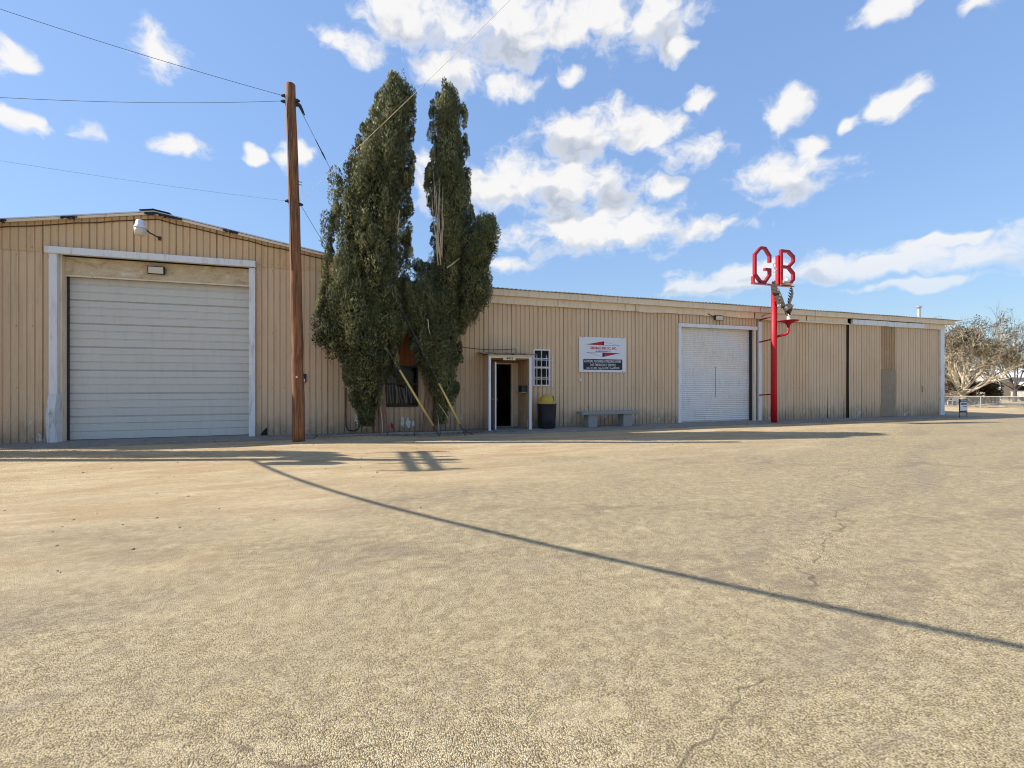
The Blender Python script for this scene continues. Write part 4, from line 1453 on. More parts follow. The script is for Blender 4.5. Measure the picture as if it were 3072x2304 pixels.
MB().tube([E2(0.02, 0.0), E2(0.03, 0.05), E2(0.01, 0.12), E2(0.04, 0.20), E2(0.02, 0.27)], [0.13, 0.085, 0.07, 0.085, 0.05], 10).build('stump', M['ash'], eg, smooth=True)
MB().tube([E2(-0.12, 0.40, -0.1), E2(-0.33, 0.46, -0.12), E2(-0.52, 0.44, -0.12)], [0.05, 0.045, 0.03], 8).build('leg', M['birddark'], eg, smooth=True)
for i, (dx, dz) in enumerate(((-0.15, 0.07), (-0.18, 0.0), (-0.13, -0.07), (-0.05, 0.09))):
    MB().tube([E2(-0.50, 0.44, -0.12), E2(-0.50 + dx * .6, 0.44 + dz * 1.1, -0.13), E2(-0.50 + dx, 0.44 + dz * 0.6, -0.15)], [0.028, 0.02, 0.004], 7).build('talon', M['ash'], eg, smooth=True)
def feather(a, b, w, y, th=0.012):
    """blade from quill a to tip b, in the wing plane at depth y"""
    ax, az = a; bx_, bz_ = b
    dx, dz = bx_ - ax, bz_ - az
    L = math.hypot(dx, dz)
    nx, nz = -dz / L * w / 2, dx / L * w / 2
    pts = [(ax + nx * .6, az + nz * .6), (ax + dx * .55 + nx, az + dz * .55 + nz), (ax + dx * .88 + nx * .6, az + dz * .88 + nz * .6), (bx_, bz_),
           (ax + dx * .88 - nx * .6, az + dz * .88 - nz * .6), (ax + dx * .55 - nx, az + dz * .55 - nz), (ax - nx * .6, az - nz * .6)]
    W3 = [(AX + x, EZ0 + z) for x, z in pts]
    ar = sum(W3[i][0] * W3[(i + 1) % 7][1] - W3[(i + 1) % 7][0] * W3[i][1] for i in range(7))
    if ar < 0:
        W3 = W3[::-1]
    return MB().prism(W3, AY + y - th / 2, AY + y + th / 2)


edge = [(-0.20, 0.56), (-0.27, 0.72), (-0.34, 0.90), (-0.44, 1.06), (-0.55, 1.20), (-0.62, 1.28)]
MB().tube([E2(-0.10, 0.52, 0.0)] + [E2(x, z, 0.02) for x, z in edge], [0.06, 0.05, 0.042, 0.036, 0.03, 0.022, 0.01], 8).build('left_wing_bone', M['bird'], eg, smooth=True)
tips = [(-0.48, 0.50), (-0.56, 0.60), (-0.63, 0.71), (-0.70, 0.82), (-0.76, 0.93), (-0.82, 1.05), (-0.85, 1.17), (-0.84, 1.29), (-0.78, 1.38), (-0.70, 1.42)]
for i, tp in enumerate(tips):
    f = i / (len(tips) - 1) * (len(edge) - 1)
    k = min(int(f), len(edge) - 2)
    q = f - k
    a = (edge[k][0] * (1 - q) + edge[k + 1][0] * q, edge[k][1] * (1 - q) + edge[k + 1][1] * q)
    feather(a, tp, 0.115, 0.02 + 0.006 * (i % 3) - 0.004 * i).build('feather', M['bird'] if i % 4 else M['birddark'], eg)
for i in range(5):
    a = edge[i]
    feather((a[0] + 0.01, a[1] + 0.02), (a[0] - 0.14, a[1] - 0.02 + 0.05 * i * .4), 0.10, -0.02).build('covert', M['ash'] if i in (2, 3) else M['bird'], eg)
edge2 = [(0.08, 0.58), (0.15, 0.74), (0.21, 0.88), (0.255, 1.02), (0.245, 1.16), (0.235, 1.24)]
MB().tube([E2(0.06, 0.52, 0.02)] + [E2(x, z, 0.06) for x, z in edge2], [0.05, 0.05, 0.048, 0.05, 0.045, 0.03, 0.01], 8, sx=1.0).build('right_wing_bone', M['bird'], eg, smooth=True)
tips2 = [(0.04, 0.76), (0.05, 0.86), (0.06, 0.96), (0.08, 1.06), (0.10, 1.15), (0.14, 1.22), (0.20, 1.29)]
for i, tp in enumerate(tips2):
    f = i / 6 * 5
    k = min(int(f), 4); q = f - k
    a = (edge2[k][0] * (1 - q) + edge2[k + 1][0] * q, edge2[k][1] * (1 - q) + edge2[k + 1][1] * q)
    feather(a, tp, 0.05, 0.06 + 0.008 * (i % 2)).build('feather', M['birddark'], eg)
for i in range(4):
    feather((0.10, 0.53), (0.33, 0.60 - i * 0.035), 0.06, 0.05 + 0.012 * i).build('tail_feather', M['ash'], eg)

# ---- white hat shaped lamp shade sitting on the letter rail
hat = thing('hat', (14.97, PY - 0.05, 5.13), 'small white hat resting on the rail at the foot of the letter B', 'hat')
HC = (14.97, PY - 0.12, 5.131)
MB().lathe([(0.20, 0.0), (0.205, 0.014), (0.13, 0.03), (0.10, 0.04)], HC, 24).build('brim', M['ash'], hat, smooth=True)
M['hatwhite'] = mat_plain('off_white_felt', (0.74, 0.72, 0.64), 0.7, 0, 0.05)
MB().lathe([(0.12, 0.03), (0.12, 0.12), (0.11, 0.19), (0.07, 0.215), (0.01, 0.20)], HC, 24).build('crown', M['hatwhite'], hat, smooth=True)
MB().lathe([(0.123, 0.032), (0.123, 0.055)], HC, 24).build('band', M['birddark'], hat, smooth=True)

# ================================================================== utility poles and lines
def utility_pole(x, y, h, lean, r0, r1, label, extra=None, group='wooden utility poles'):
    t = thing('utility_pole', (x, y, ground_z(x, y)), label, 'pole', group)
    rs = random.Random(int(h * 100 + x * 10))
    pts, rad = [], []
    for i in range(15):
        q = i / 14
        pts.append((x + lean[0] * q + rs.uniform(-.008, .008) + 0.03 * math.sin(q * 3.1), y + lean[1] * q, -0.1 + (h + 0.1) * q))
        rad.append((r0 + (r1 - r0) * q) * rs.uniform(0.985, 1.015))
    pts.append((x + lean[0], y + lean[1], h + 0.015)); rad.append(r1 * 0.86)
    MB().tube(pts, rad, 20).build('pole_shaft', M['pole'], t, smooth=True)
    return t


up = utility_pole(-1.47, 12.44, 8.80, (-0.20, 0.06), 0.142, 0.118, 'leaning brown wooden utility pole in front of the tan gabled building')
def on_pole(z):
    q = z / 8.8
    return -1.47 - 0.20 * q + 0.03 * math.sin(q * 3.1), 12.44 + 0.06 * q
def hw_box(z, dx, dy, sx, sy, sz, name, mat):
    x, y = on_pole(z)
    return MB().box(x + dx - sx, x + dx + sx, y + dy - sy, y + dy + sy, z - sz, z + sz).build(name, mat, up)


for z, dx in ((8.50, -0.155), (8.36, -0.165), (8.44, 0.155), (8.33, 0.17), (5.93, -0.15), (5.88, 0.15)):
    x, y = on_pole(z)
    MB().tube([(x + dx * .6, y, z), (x + dx, y - 0.01, z), (x + dx * 1.35, y - 0.01, z - 0.01)], [0.045, 0.04, 0.022], 8).build('clamp', M['black'], up)
x, y = on_pole(8.3)
MB().tube([(x + 0.10, y, 8.42), (x + 0.20, y - 0.01, 8.32), (x + 0.27, y - 0.015, 8.18), (x + 0.31, y - 0.015, 8.10)], [0.03, 0.045, 0.03, 0.014], 8).build('strain_insulator', M['black'], up)
gw_ = [(on_pole(z)[0] - 0.07, on_pole(z)[1] - 0.135 + 0.004 * (k % 3), z) for k, z in enumerate([8.45, 8.0, 7.3, 6.6, 5.8, 5.0, 4.2])]
MB().tube(gw_, 0.012, 6).build('ground_wire', M['black'], up, smooth=True)
for z in (6.35, 6.42):
    x, y = on_pole(z)
    MB().tube([(x + 0.10, y - 0.05, z), (x + 0.20, y - 0.06, z - 0.01)], 0.009, 6).build('pole_step', M['black'], up)
x, y = on_pole(1.62)
MB().tube([(x - 0.01, y - 0.135, 1.62), (x - 0.01, y - 0.147, 1.62)], 0.022, 12).build('pole_tag', M['white'], up)

# H-frame style pole standing just outside the picture on the left; its shadow falls across the lot
fp = utility_pole(-9.86, 12.35, 9.55, (0.05, 0.0), 0.16, 0.12, 'wooden power pole with crossarms and three transformers left of the gabled building')
FX, FY = -9.82, 12.35
for dx in (-0.20, 0.20):
    MB().box(FX + dx - 0.05, FX + dx + 0.05, FY - 1.2, FY + 1.2, 8.98, 9.11).build('crossarm', M['pole'], fp)
    for k in range(4):
        yy = FY - 1.1 + k * 0.733
        MB().tube([(FX + dx, yy, 8.55), (FX + dx, yy, 9.20), (FX + dx, yy, 9.22), (FX + dx, yy, 9.32), (FX + dx, yy, 9.48)], [0.02, 0.03, 0.06, 0.065, 0.03], 10).build('insulator', M['black'], fp)
for k, (dy) in enumerate((-0.50, 0.03, 0.50)):
    dx = 0.42 if k == 1 else 0.18
    MB().lathe([(0.17, 0.0), (0.19, 0.03), (0.19, 0.82), (0.16, 0.90), (0.06, 0.92), (0.05, 1.05)], (FX + dx, FY + dy, 6.75 - 0.1 * (k == 1)), 16).build('transformer', M['steel'], fp, smooth=True)
MB().box(FX - 0.05, FX + 0.4, FY - 0.6, FY + 0.6, 7.30, 7.38).build('transformer_bracket', M['black'], fp)
bp1 = utility_pole(3.75, -6.3, 10.4, (0, 0), 0.15, 0.12, 'wooden pole behind the viewpoint holding the thick cable')
bp2 = utility_pole(7.4, -6.4, 8.6, (0, 0), 0.15, 0.12, 'wooden pole behind the viewpoint holding the service wire')


def span(a, b, sag, n=26):
    a, b = Vector(a), Vector(b)
    return [tuple(a.lerp(b, i / n) - Vector((0, 0, 4 * sag * (i / n) * (1 - i / n)))) for i in range(n + 1)]


cable_thing('overhead_cable', span((FX + 0.1, FY - 0.15, 6.5), (3.70, -6.2, 10.0), 2.3, 40), 0.034, M['cable'], 'thick overhead cable crossing the lot towards the road', 8)
xt, yt = on_pole(8.5)
cable_thing('power_line', span((xt - 0.2, yt - 0.01, 8.50), (FX + 0.15, FY + 0.05, 9.72), 0.10), 0.0055, M['cable'], 'thin upper wire running up to the left from the pole top')
cable_thing('power_line', span((xt - 0.2, yt - 0.01, 8.36), (FX + 0.15, FY + 0.05, 7.15), 0.16), 0.0048, M['cable'], 'thin lower wire sagging to the left from the pole top')
xm, ym = on_pole(5.93)
cable_thing('service_wire', span((xm + 0.12, ym - 0.08, 5.93), (7.35, -6.3, 7.75), 0.35), 0.0032, M['bone'], 'pale service wire rising past the left cypress to the upper right')
cable_thing('phone_wire', span((xm - 0.15, ym, 5.93), (FX + 0.1, FY, 6.25), 0.08), 0.0022, M['cable'], 'faint phone wire leaving the middle of the pole to the left')


def guy(anchor, z_top, g0, g1, label):
    xt, yt = on_pole(z_top)
    a = Vector(anchor)
    b = Vector((xt + 0.13, yt, z_top))
    t = thing('guy_wire', tuple(anchor), label, 'guy wire', 'guy wires of the leaning pole')
    MB().tube([a, b], 0.006, 6).build('wire', M['cable'], t)
    MB().tube([a - (b - a) * 0.02, a + (b - a) * 0.055], 0.012, 8).build('anchor_rod', M['black'], t)
    p, q = a + (b - a) * g0, a + (b - a) * g1
    MB().tube([p, p.lerp(q, 0.5), q], [0.030, 0.030, 0.027], 10).build('guard', M['yellow'], t, smooth=True)
    p, q = a + (b - a) * 0.80, a + (b - a) * 0.86
    if z_top > 7:
        p, q = a + (b - a) * 0.845, a + (b - a) * 0.90
        MB().tube([p, p.lerp(q, .35), p.lerp(q, .4), q], [0.012, 0.022, 0.014, 0.010], 8).build('strain_insulator', M['black'], t)
    return t


guy((2.05, 12.78, 0.0), 5.9, 0.05, 0.31, 'yellow guarded guy wire reaching the ground nearer the pole')
guy((2.77, 12.72, 0.0), 8.4, 0.04, 0.175, 'yellow guarded guy wire reaching the ground nearer the porch')

# ================================================================== vegetation
def sprays(clumps, per, L, w, up, spread=0.55, shell=(0.55, 1.05), cull=None):
    """leaf-sized kites over ellipsoid clumps; clumps: (x,y,z,rx,ry,rz) -> verts, quads, tint"""
    C = np.asarray(clumps, dtype=float)
    n = len(C) * per
    ci = np.repeat(np.arange(len(C)), per)
    d = rng.normal(size=(n, 3))
    d /= np.linalg.norm(d, axis=1)[:, None]
    rr_ = rng.uniform(shell[0], shell[1], n)[:, None]
    base = C[ci, :3] + d * C[ci, 3:6] * rr_
    nrm = d / C[ci, 3:6]
    nrm /= np.linalg.norm(nrm, axis=1)[:, None]
    ax = d * 0.75 + np.array([0, 0, up]) + rng.normal(size=(n, 3)) * spread
    ax /= np.linalg.norm(ax, axis=1)[:, None]
    sd_ = np.cross(ax, rng.normal(size=(n, 3)))
    sd_ /= np.linalg.norm(sd_, axis=1)[:, None] + 1e-9
    Ls = (L * rng.uniform(0.6, 1.3, n))[:, None]
    ws = (w * rng.uniform(0.6, 1.3, n))[:, None]
    tint = np.clip(rng.uniform(0.08, 0.92, len(C))[ci] + rng.normal(size=n) * 0.12, 0, 1)
    if cull is not None:
        keep = cull(base, C[ci, :3])
        base, ax, sd_, Ls, ws, tint, nrm = base[keep], ax[keep], sd_[keep], Ls[keep], ws[keep], tint[keep], nrm[keep]
        n = len(base)
    v = np.empty((n, 4, 3))
    v[:, 0] = base
    v[:, 1] = base + ax * Ls * 0.55 + sd_ * ws
    v[:, 2] = base + ax * Ls
    v[:, 3] = base + ax * Ls * 0.55 - sd_ * ws
    q = np.arange(n * 4).reshape(n, 4)
    return v.reshape(-1, 3), q, (np.repeat(tint, 4), np.repeat(nrm, 4, axis=0))


def prof_at(prof, z):
    zs = [p[0] for p in prof][::-1]
    a = np.interp(z, zs, [p[1] for p in prof][::-1])
    b = np.interp(z, zs, [p[2] for p in prof][::-1])
    return a, b


def crown_clumps(prof, yc, ysq, n, rxy, rz, seed, wallcull=True, lean=0.0):
    """plumes over the skin of a column whose left and right edge is given by height"""
    r = np.random.default_rng(seed)
    z1, z0 = prof[0][0], prof[-1][0]
    out = []
    tries = 0
    while len(out) < n and tries < n * 30:
        tries += 1
        z = r.uniform(z0, z1)
        a, b = prof_at(prof, z)
        hw = (b - a) / 2
        if r.uniform() > 0.25 + 0.75 * hw / 1.3:
            continue
        th = r.uniform(0, 2 * np.pi)
        s = r.uniform(0.55, 1.6)
        cx = (a + b) / 2
        k = max(hw - rxy * s - 0.05, 0.02) * r.uniform(0.66, 1.06)
        lob = 0.74 + 0.29 * abs(math.sin(2.6 * th + 0.9 * math.sin(1.1 * z + seed) + 0.35 * z + seed)) ** 0.7
        k *= lob
        if z > z1 - rz * s * 1.1:
            z = z1 - rz * s * 1.1
        x = cx + k * np.cos(th)
        dep = min(ysq, hw * 0.95 + 0.1)
        y = yc + lean * (z / 10) + max(dep - rxy * s * 0.6, 0.02) * np.sin(th) * r.uniform(0.62, 1.05) * lob
        if wallcull and z < 4.7 and y > W - 0.16:
            continue
        out.append((x, y, z, rxy * s * r.uniform(.8, 1.2), rxy * s * r.uniform(.8, 1.2), rz * s * r.uniform(.7, 1.3)))
    return out


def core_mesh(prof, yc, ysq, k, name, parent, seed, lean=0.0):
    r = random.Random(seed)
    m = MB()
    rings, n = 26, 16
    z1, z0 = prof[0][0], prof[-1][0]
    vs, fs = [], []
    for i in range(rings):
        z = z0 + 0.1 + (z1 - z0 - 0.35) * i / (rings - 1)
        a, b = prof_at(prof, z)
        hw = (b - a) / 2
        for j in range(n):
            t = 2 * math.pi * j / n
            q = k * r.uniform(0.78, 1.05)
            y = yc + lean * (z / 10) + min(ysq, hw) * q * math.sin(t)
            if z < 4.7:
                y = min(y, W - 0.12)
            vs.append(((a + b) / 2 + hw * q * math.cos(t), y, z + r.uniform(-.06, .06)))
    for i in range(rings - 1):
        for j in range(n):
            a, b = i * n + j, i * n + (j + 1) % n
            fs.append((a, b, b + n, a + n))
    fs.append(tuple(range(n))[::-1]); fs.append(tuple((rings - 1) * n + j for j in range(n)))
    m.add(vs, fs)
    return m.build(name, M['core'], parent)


def wall_cull(p, c):
    return ~((p[:, 2] < 4.75) & (p[:, 1] > W - 0.06)) & ~((p[:, 2] < 5.2) & (p[:, 1] > W - 0.35) & (p[:, 2] > 3.95)) & (p[:, 2] > 0.30)


def branch(m, p0, p1, r0, r1, rs, bend=0.1, n=6):
    p0, p1 = Vector(p0), Vector(p1)
    L = (p1 - p0).length
    pts, rad = [], []
    off = Vector((0, 0, 0))
    for i in range(n + 1):
        q = i / n
        if 0 < i < n:
            off = off + Vector((rs.uniform(-1, 1), rs.uniform(-1, 1), rs.uniform(-1, 1))) * bend * L / n
        pts.append(p0.lerp(p1, q) + off * (1 - abs(2 * q - 1) * 0.3))
        rad.append(r0 + (r1 - r0) * q)
    m.tube(pts, rad, 7)
    return pts


LT = [(10.25, 0.84, 0.95), (9.99, 0.7, 1.07), (9.76, 0.53, 1.36), (9.48, 0.41, 1.39), (8.81, 0.23, 1.35), (8.26, -0.04, 1.33), (7.72, -0.23, 1.33), (7.26, -0.39, 1.27), (6.78, -0.68, 1.27), (6.16, -0.7, 1.27), (5.66, -0.72, 1.22), (5.03, -0.86, 1.27), (4.53, -0.95, 1.22), (4.03, -1.04, 1.24), (3.29, -1.07, 1.30), (2.55, -1.03, 1.0), (2.36, -0.71, 0.92), (1.98, -0.5, 0.88), (1.69, -0.41, 0.66), (1.37, -0.29, 0.52), (0.98, -0.22, 0.40), (0.70, -0.08, 0.30), (0.45, 0.05, 0.22)]
RT = [(10.29, 2.22, 2.42), (9.87, 2.08, 2.69), (9.42, 1.86, 2.82), (8.89, 1.83, 2.83), (8.37, 1.95, 2.89), (7.88, 1.75, 2.9), (7.27, 1.7, 3.0), (6.49, 1.82, 3.08), (5.84, 1.91, 2.96), (5.04, 1.91, 2.85), (4.48, 1.49, 2.80), (3.94, 1.22, 2.82), (3.34, 1.20, 2.79), (2.86, 1.26, 2.78), (2.32, 1.36, 2.68), (1.84, 1.58, 2.64), (1.36, 1.80, 2.63), (1.15, 1.95, 2.61), (0.91, 2.02, 2.29), (0.55, 2.05, 2.20)]
RC = [(6.19, 3.17, 3.69), (5.81, 2.76, 3.86), (5.4, 2.56, 3.86), (5.06, 2.49, 3.66), (4.74, 2.62, 3.52), (4.34, 2.56, 3.66), (3.95, 2.56, 3.62), (3.62, 2.62, 3.33), (3.39, 2.73, 2.95)]


for _p in (LT, RT):
    _p[:] = [(z * 0.97 if z > 4 else z, a, b) for z, a, b in _p]


def cypress(base, prof, label, seed, yc, ysq, n, extra=None, stems=5, group='Italian cypresses', cull=wall_cull, bare=0):
    t = thing('cypress_tree', (base[0], base[1], ground_z(base[0], base[1])), label, 'tree', group)
    rs = random.Random(seed)
    m = MB()
    for i in range(stems):
        a = 2 * math.pi * i / stems + rs.uniform(-.3, .3)
        bx, by = base[0] + 0.14 * math.cos(a), base[1] + 0.08 * math.sin(a)
        zt = rs.uniform(3.5, 7.5) if prof[0][0] > 8 else 4
        l, r_ = prof_at(prof, zt)
        tx = l + (r_ - l) * rs.uniform(0.3, 0.7)
        branch(m, (bx, by, -0.05), (bx + (tx - bx) * .3, by + (yc - by) * .4, 1.5), 0.085, 0.07, rs, 0.06)
        branch(m, (bx + (tx - bx) * .3, by + (yc - by) * .4, 1.5), (tx, yc, zt), 0.07, 0.02, rs, 0.05)
    m.build('trunk', M['greybark'], t, smooth=True)
    cl = crown_clumps(prof, yc, ysq, n, 0.125, 0.36, seed)
    if extra:
        cl += extra
    # ragged tufts breaking the outline
    r = np.random.default_rng(seed + 1)
    for _ in range(int(n * 0.16)):
        z = r.uniform(prof[-1][0] + 0.3, prof[0][0] - 0.1)
        a, b = prof_at(prof, z)
        sgn = r.choice([-1, 1])
        x = (b if sgn > 0 else a) - sgn * r.uniform(-0.03, 0.12)
        cl.append((x, yc + r.uniform(-0.35, 0.2), z, 0.05, 0.05, r.uniform(0.09, 0.2)))
    tx_ = (prof[0][1] + prof[0][2]) / 2
    cl += [(tx_, yc, prof[0][0] - 0.12, 0.045, 0.045, 0.2), (tx_ + 0.05, yc, prof[0][0] - 0.35, 0.09, 0.09, 0.25), (tx_ - 0.09, yc - .05, prof[0][0] - 0.5, 0.09, 0.09, 0.25)]
    v, q, tn = sprays(cl, 200, 0.066, 0.0115, 0.95, 0.42, (0.80, 1.10), cull)
    np_mesh('crown', v, q, M['cypress'], t, tn, kind='stuff')
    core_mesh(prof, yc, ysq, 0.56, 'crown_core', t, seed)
    return t, rs


exL = [(1.33, 13.2, 9.55 - i * 0.22, 0.11, 0.12, 0.2) for i in range(4)] + [(-0.88, 13.0, 5.75 - i * 0.2, 0.12, 0.12, 0.2) for i in range(4)] + [(-0.66, 13.0, 6.9 - i * 0.2, 0.16, 0.16, 0.24) for i in range(4)]
exL += [(-1.07 + rng.uniform(-.05, .15), 13.2 + rng.uniform(-.2, .2), 2.6 + i * 0.16, 0.13, 0.13, 0.18) for i in range(5)]
ct1, rs = cypress((0.48, 13.38), LT, 'taller broad dark green cypress with multiple stems nearer the wooden pole', 21, 13.15, 0.84, 1150, exL)
m = MB()
for (a, b) in (((0.9, 12.6, 5.4), (0.95, 12.4, 6.0)), ((0.30, 13.2, 0.9), (0.38, 13.15, 0.15)), ((0.50, 13.15, 1.3), (0.56, 13.12, 0.05))):
    branch(m, a, b, 0.016, 0.006, rs, 0.25)
m.build('bare_twigs', M['palebark'], ct1, smooth=True, kind='stuff')
clumpR = crown_clumps(RC, 12.85, 0.62, 210, 0.17, 0.26, 5, False)
clumpR += [(3.45 + rng.uniform(-.12, .12), 12.85 + rng.uniform(-.2, .2), 5.95 + rng.uniform(-.15, .15), 0.12, 0.12, 0.2) for i in range(7)]
clumpR += [(1.55 + rng.uniform(-.2, .2), 13.3 + rng.uniform(-.15, .15), 4.75 + rng.uniform(-.12, .2), 0.14, 0.13, 0.16) for i in range(10)]
clumpR += [(1.35 + rng.uniform(-.15, .2), 13.2 + rng.uniform(-.35, .25), 3.0 + rng.uniform(0, 1.1), 0.15, 0.15, 0.25) for i in range(40)]
ct2, rs = cypress((1.84, 13.40), RT, 'narrower dark green cypress with a side clump nearer the porch', 33, 13.2, 0.70, 880, clumpR)
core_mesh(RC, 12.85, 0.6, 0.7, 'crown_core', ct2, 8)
m = MB()
for i in range(9):
    x0 = 1.98 + rs.uniform(-0.08, 0.12)
    branch(m, (x0 + 0.05, 12.75 + rs.uniform(-.08, .1), 4.7 + rs.uniform(0, .4)), (x0 - 0.05 + rs.uniform(-.1, .12), 12.60 + rs.uniform(-.06, .1), 6.0 + rs.uniform(0, 1.4)), 0.014, 0.005, rs, 0.14)
for (a, b) in (((2.2, 12.5, 4.6), (2.5, 12.35, 4.85)), ((1.7, 12.6, 3.2), (1.75, 12.5, 2.8)), ((2.05, 13.0, 0.9), (2.35, 12.85, 0.45)), ((2.02, 13.1, 0.7), (2.1, 13.0, 0.1))):
    branch(m, a, b, 0.016, 0.006, rs, 0.2)
m.build('bare_twigs', M['palebark'], ct2, smooth=True, kind='stuff')
OT = [(7.1, -9.18, -9.02), (6.6, -9.4, -8.8), (5.5, -9.62, -8.6), (4.0, -9.75, -8.5), (2.0, -9.75, -8.5), (0.8, -9.6, -8.65), (0.4, -9.3, -8.95)]
cypress((-9.1, 12.95), OT, 'slim cypress standing just outside the left edge of the view', 44, 12.95, 0.55, 260, None, 2)

# ---- pale juniper-like tree beyond the fence
def twig_tree(name, base, h, rad, label, seed, mat, leafmat=None, leaf_n=0, trunk_r=0.2, fork=0.9, gen=4, up=0.35, group=None, spread_y=1.0, nmain=9):
    t = thing(name, base, label, 'tree', group)
    rs = random.Random(seed)
    m = MB()
    tips = []
    B0 = Vector(base)
    m.tube([B0 - Vector((0, 0, 0.2)), B0 + Vector((0.03, 0, fork * 0.5)), B0 + Vector((0, 0.02, fork))], [trunk_r * 1.25, trunk_r, trunk_r * 0.9], 10)
    def grow(p, d, L, r, g):
        n = 4
        pts, rad_ = [p], [r]
        for i in range(n):
            d = (d + Vector((rs.uniform(-1, 1), rs.uniform(-1, 1), rs.uniform(-0.6, 1.0) * 0.8)) * 0.22).normalized()
            p = p + d * (L / n)
            pts.append(p); rad_.append(r * (1 - 0.5 * (i + 1) / n))
        m.tube(pts, rad_, 5 if g < 2 else 4, cap=False)
        tips.append((p, g))
        if g < gen:
            k = rs.randint(2, 4) if g else rs.randint(3, 4)
            for i in range(k):
                q = pts[rs.randint(2, n)]
                nd = (d + Vector((rs.uniform(-1, 1), rs.uniform(-1, 1), rs.uniform(-0.7, 0.9))) * 0.85).normalized()
                nd.z += up * 0.15
                grow(q, nd.normalized(), L * rs.uniform(0.55, 0.8), r * 0.55, g + 1)
    for i in range(nmain):
        a = 2 * math.pi * (i + rs.uniform(-.3, .3)) / nmain
        el_ = rs.uniform(0.15, 1.25)
        d = Vector((math.cos(a) * math.cos(el_), math.sin(a) * math.cos(el_) * spread_y, math.sin(el_) + up * 0.3)).normalized()
        Lm = (rad * math.cos(el_) + (h - fork) * math.sin(el_)) * 0.42
        grow(B0 + Vector((0, 0, fork * rs.uniform(0.7, 1.0))), d, Lm, trunk_r * 0.5, 0)
    m.build('trunk', mat, t)
    if leafmat:
        pick = [p for p, g in tips if g >= gen - 1]
        rs.shuffle(pick)
        cl = [(p.x, p.y, p.z, 0.34, 0.34, 0.30) for p in pick[:leaf_n]]
        v, q, tn = sprays(cl, 24, 0.20, 0.028, 0.3, 0.6, (0.2, 1.1))
        np_mesh('crown', v, q, leafmat, t, tn, kind='stuff')
    return t


twig_tree('juniper_tree', (51.8, 27.3, -0.44), 6.2, 4.3, 'large pale twiggy tree beyond the fence at the end of the workshop', 3, M['palebark'], M['juniper'], 1100, 0.24, 1.1, 5, 0.15, nmain=13)
twig_tree('bare_tree', (66.5, 30.5, -0.45), 8.3, 4.8, 'bare dark twiggy tree behind the pale tree at the right edge', 12, M['twig'], None, 0, 0.16, 1.6, 5, 0.6, group='bare winter trees', nmain=8)
twig_tree('bare_tree', (74.0, 40.0, -0.45), 9.0, 4.5, 'bare dark tree far behind the gap between workshop and pale tree', 15, M['twig'], None, 0, 0.15, 1.6, 5, 0.6, group='bare winter trees', nmain=7)

def bush(base, rx, ry, rz, label, seed, n=60, mat='brownleaf'):
    t = thing('bush', base, label, 'bush', 'brown bushes beyond the fence')
    r = np.random.default_rng(seed)
    cl = []
    for i in range(n):
        a = r.uniform(0, 2 * np.pi); e = r.uniform(0, 1)
        cl.append((base[0] + rx * np.cos(a) * r.uniform(.3, 1), base[1] + ry * np.sin(a) * r.uniform(.3, 1), base[2] + rz * e, 0.35, 0.35, 0.32))
    v, q, tn = sprays(cl, 70, 0.20, 0.05, 0.3, 0.6, (0.3, 1.1))
    np_mesh('foliage', v, q, M[mat], t, tn, kind='stuff')
    m = MB(); rs = random.Random(seed)
    for i in range(8):
        branch(m, (base[0] + rs.uniform(-.3, .3) * rx, base[1], base[2] - 0.1), (base[0] + rs.uniform(-.8, .8) * rx, base[1] + rs.uniform(-.5, .5) * ry, base[2] + rz * rs.uniform(.6, 1)), 0.05, 0.015, rs, 0.2)
    m.build('stems', M['palebark'], t)


bush((55.0, 27.6, -0.45), 2.2, 1.0, 1.9, 'wide brown bush under the pale tree near the white roofed house', 4, 90)
bush((51.2, 28.6, -0.45), 2.0, 0.8, 1.6, 'brown bush right behind the pale tree trunk', 6, 70)
bush((59.5, 31.5, -0.45), 1.6, 1.0, 2.6, 'taller brown bush beside the white roofed house', 8, 60)

# ---- fence
f0, f1 = Vector((42.5, 27.4, 0)), Vector((56.5, 16.2, 0))
fd = (f1 - f0).normalized()
fl_ = (f1 - f0).length
fn = thing('chain_link_fence', (f0.x, f0.y, -0.45), 'low chain link fence with pale top rail in front of the pale tree', 'fence')
def fz(p): return ground_z(p.x, p.y)
RAIL = 0.45
MB().tube([f0 + Vector((0, 0, RAIL)), f1 + Vector((0, 0, RAIL))], 0.030, 8).build('top_rail', M['bone'], fn)
npost = 7
for i in range(npost):
    p = f0.lerp(f1, i / (npost - 1))
    r = 0.04
    if i == 4:
        continue
    MB().tube([(p.x, p.y, fz(p) - 0.05), (p.x, p.y, RAIL + 0.02)], r, 8).build('post', M['steel'], fn)
m = MB()
hgt = RAIL + 0.43
k = 0.0
up_ = Vector((0, 0, 1))
while k < fl_ - hgt:
    for s in (0, 1):
        a = f0 + fd * (k + (hgt if s else 0)); b = f0 + fd * (k + (0 if s else hgt))
        p0 = a + Vector((0, 0, RAIL - hgt)); p1 = b + Vector((0, 0, RAIL))
        m.bar(p0, p1, 0.008, 0.008)
    k += 0.085
m.build('chain_link_mesh', M['steel'], fn, kind='stuff')
tag(MB().box(49.15, 49.37, 20.95, 21.17, -0.5, 0.42).build('fence_corner_post', M['palebark'], origin=(49.26, 21.06, -0.45), bevel=0.02), 'weathered wooden corner post at the right edge by the fence', 'post')
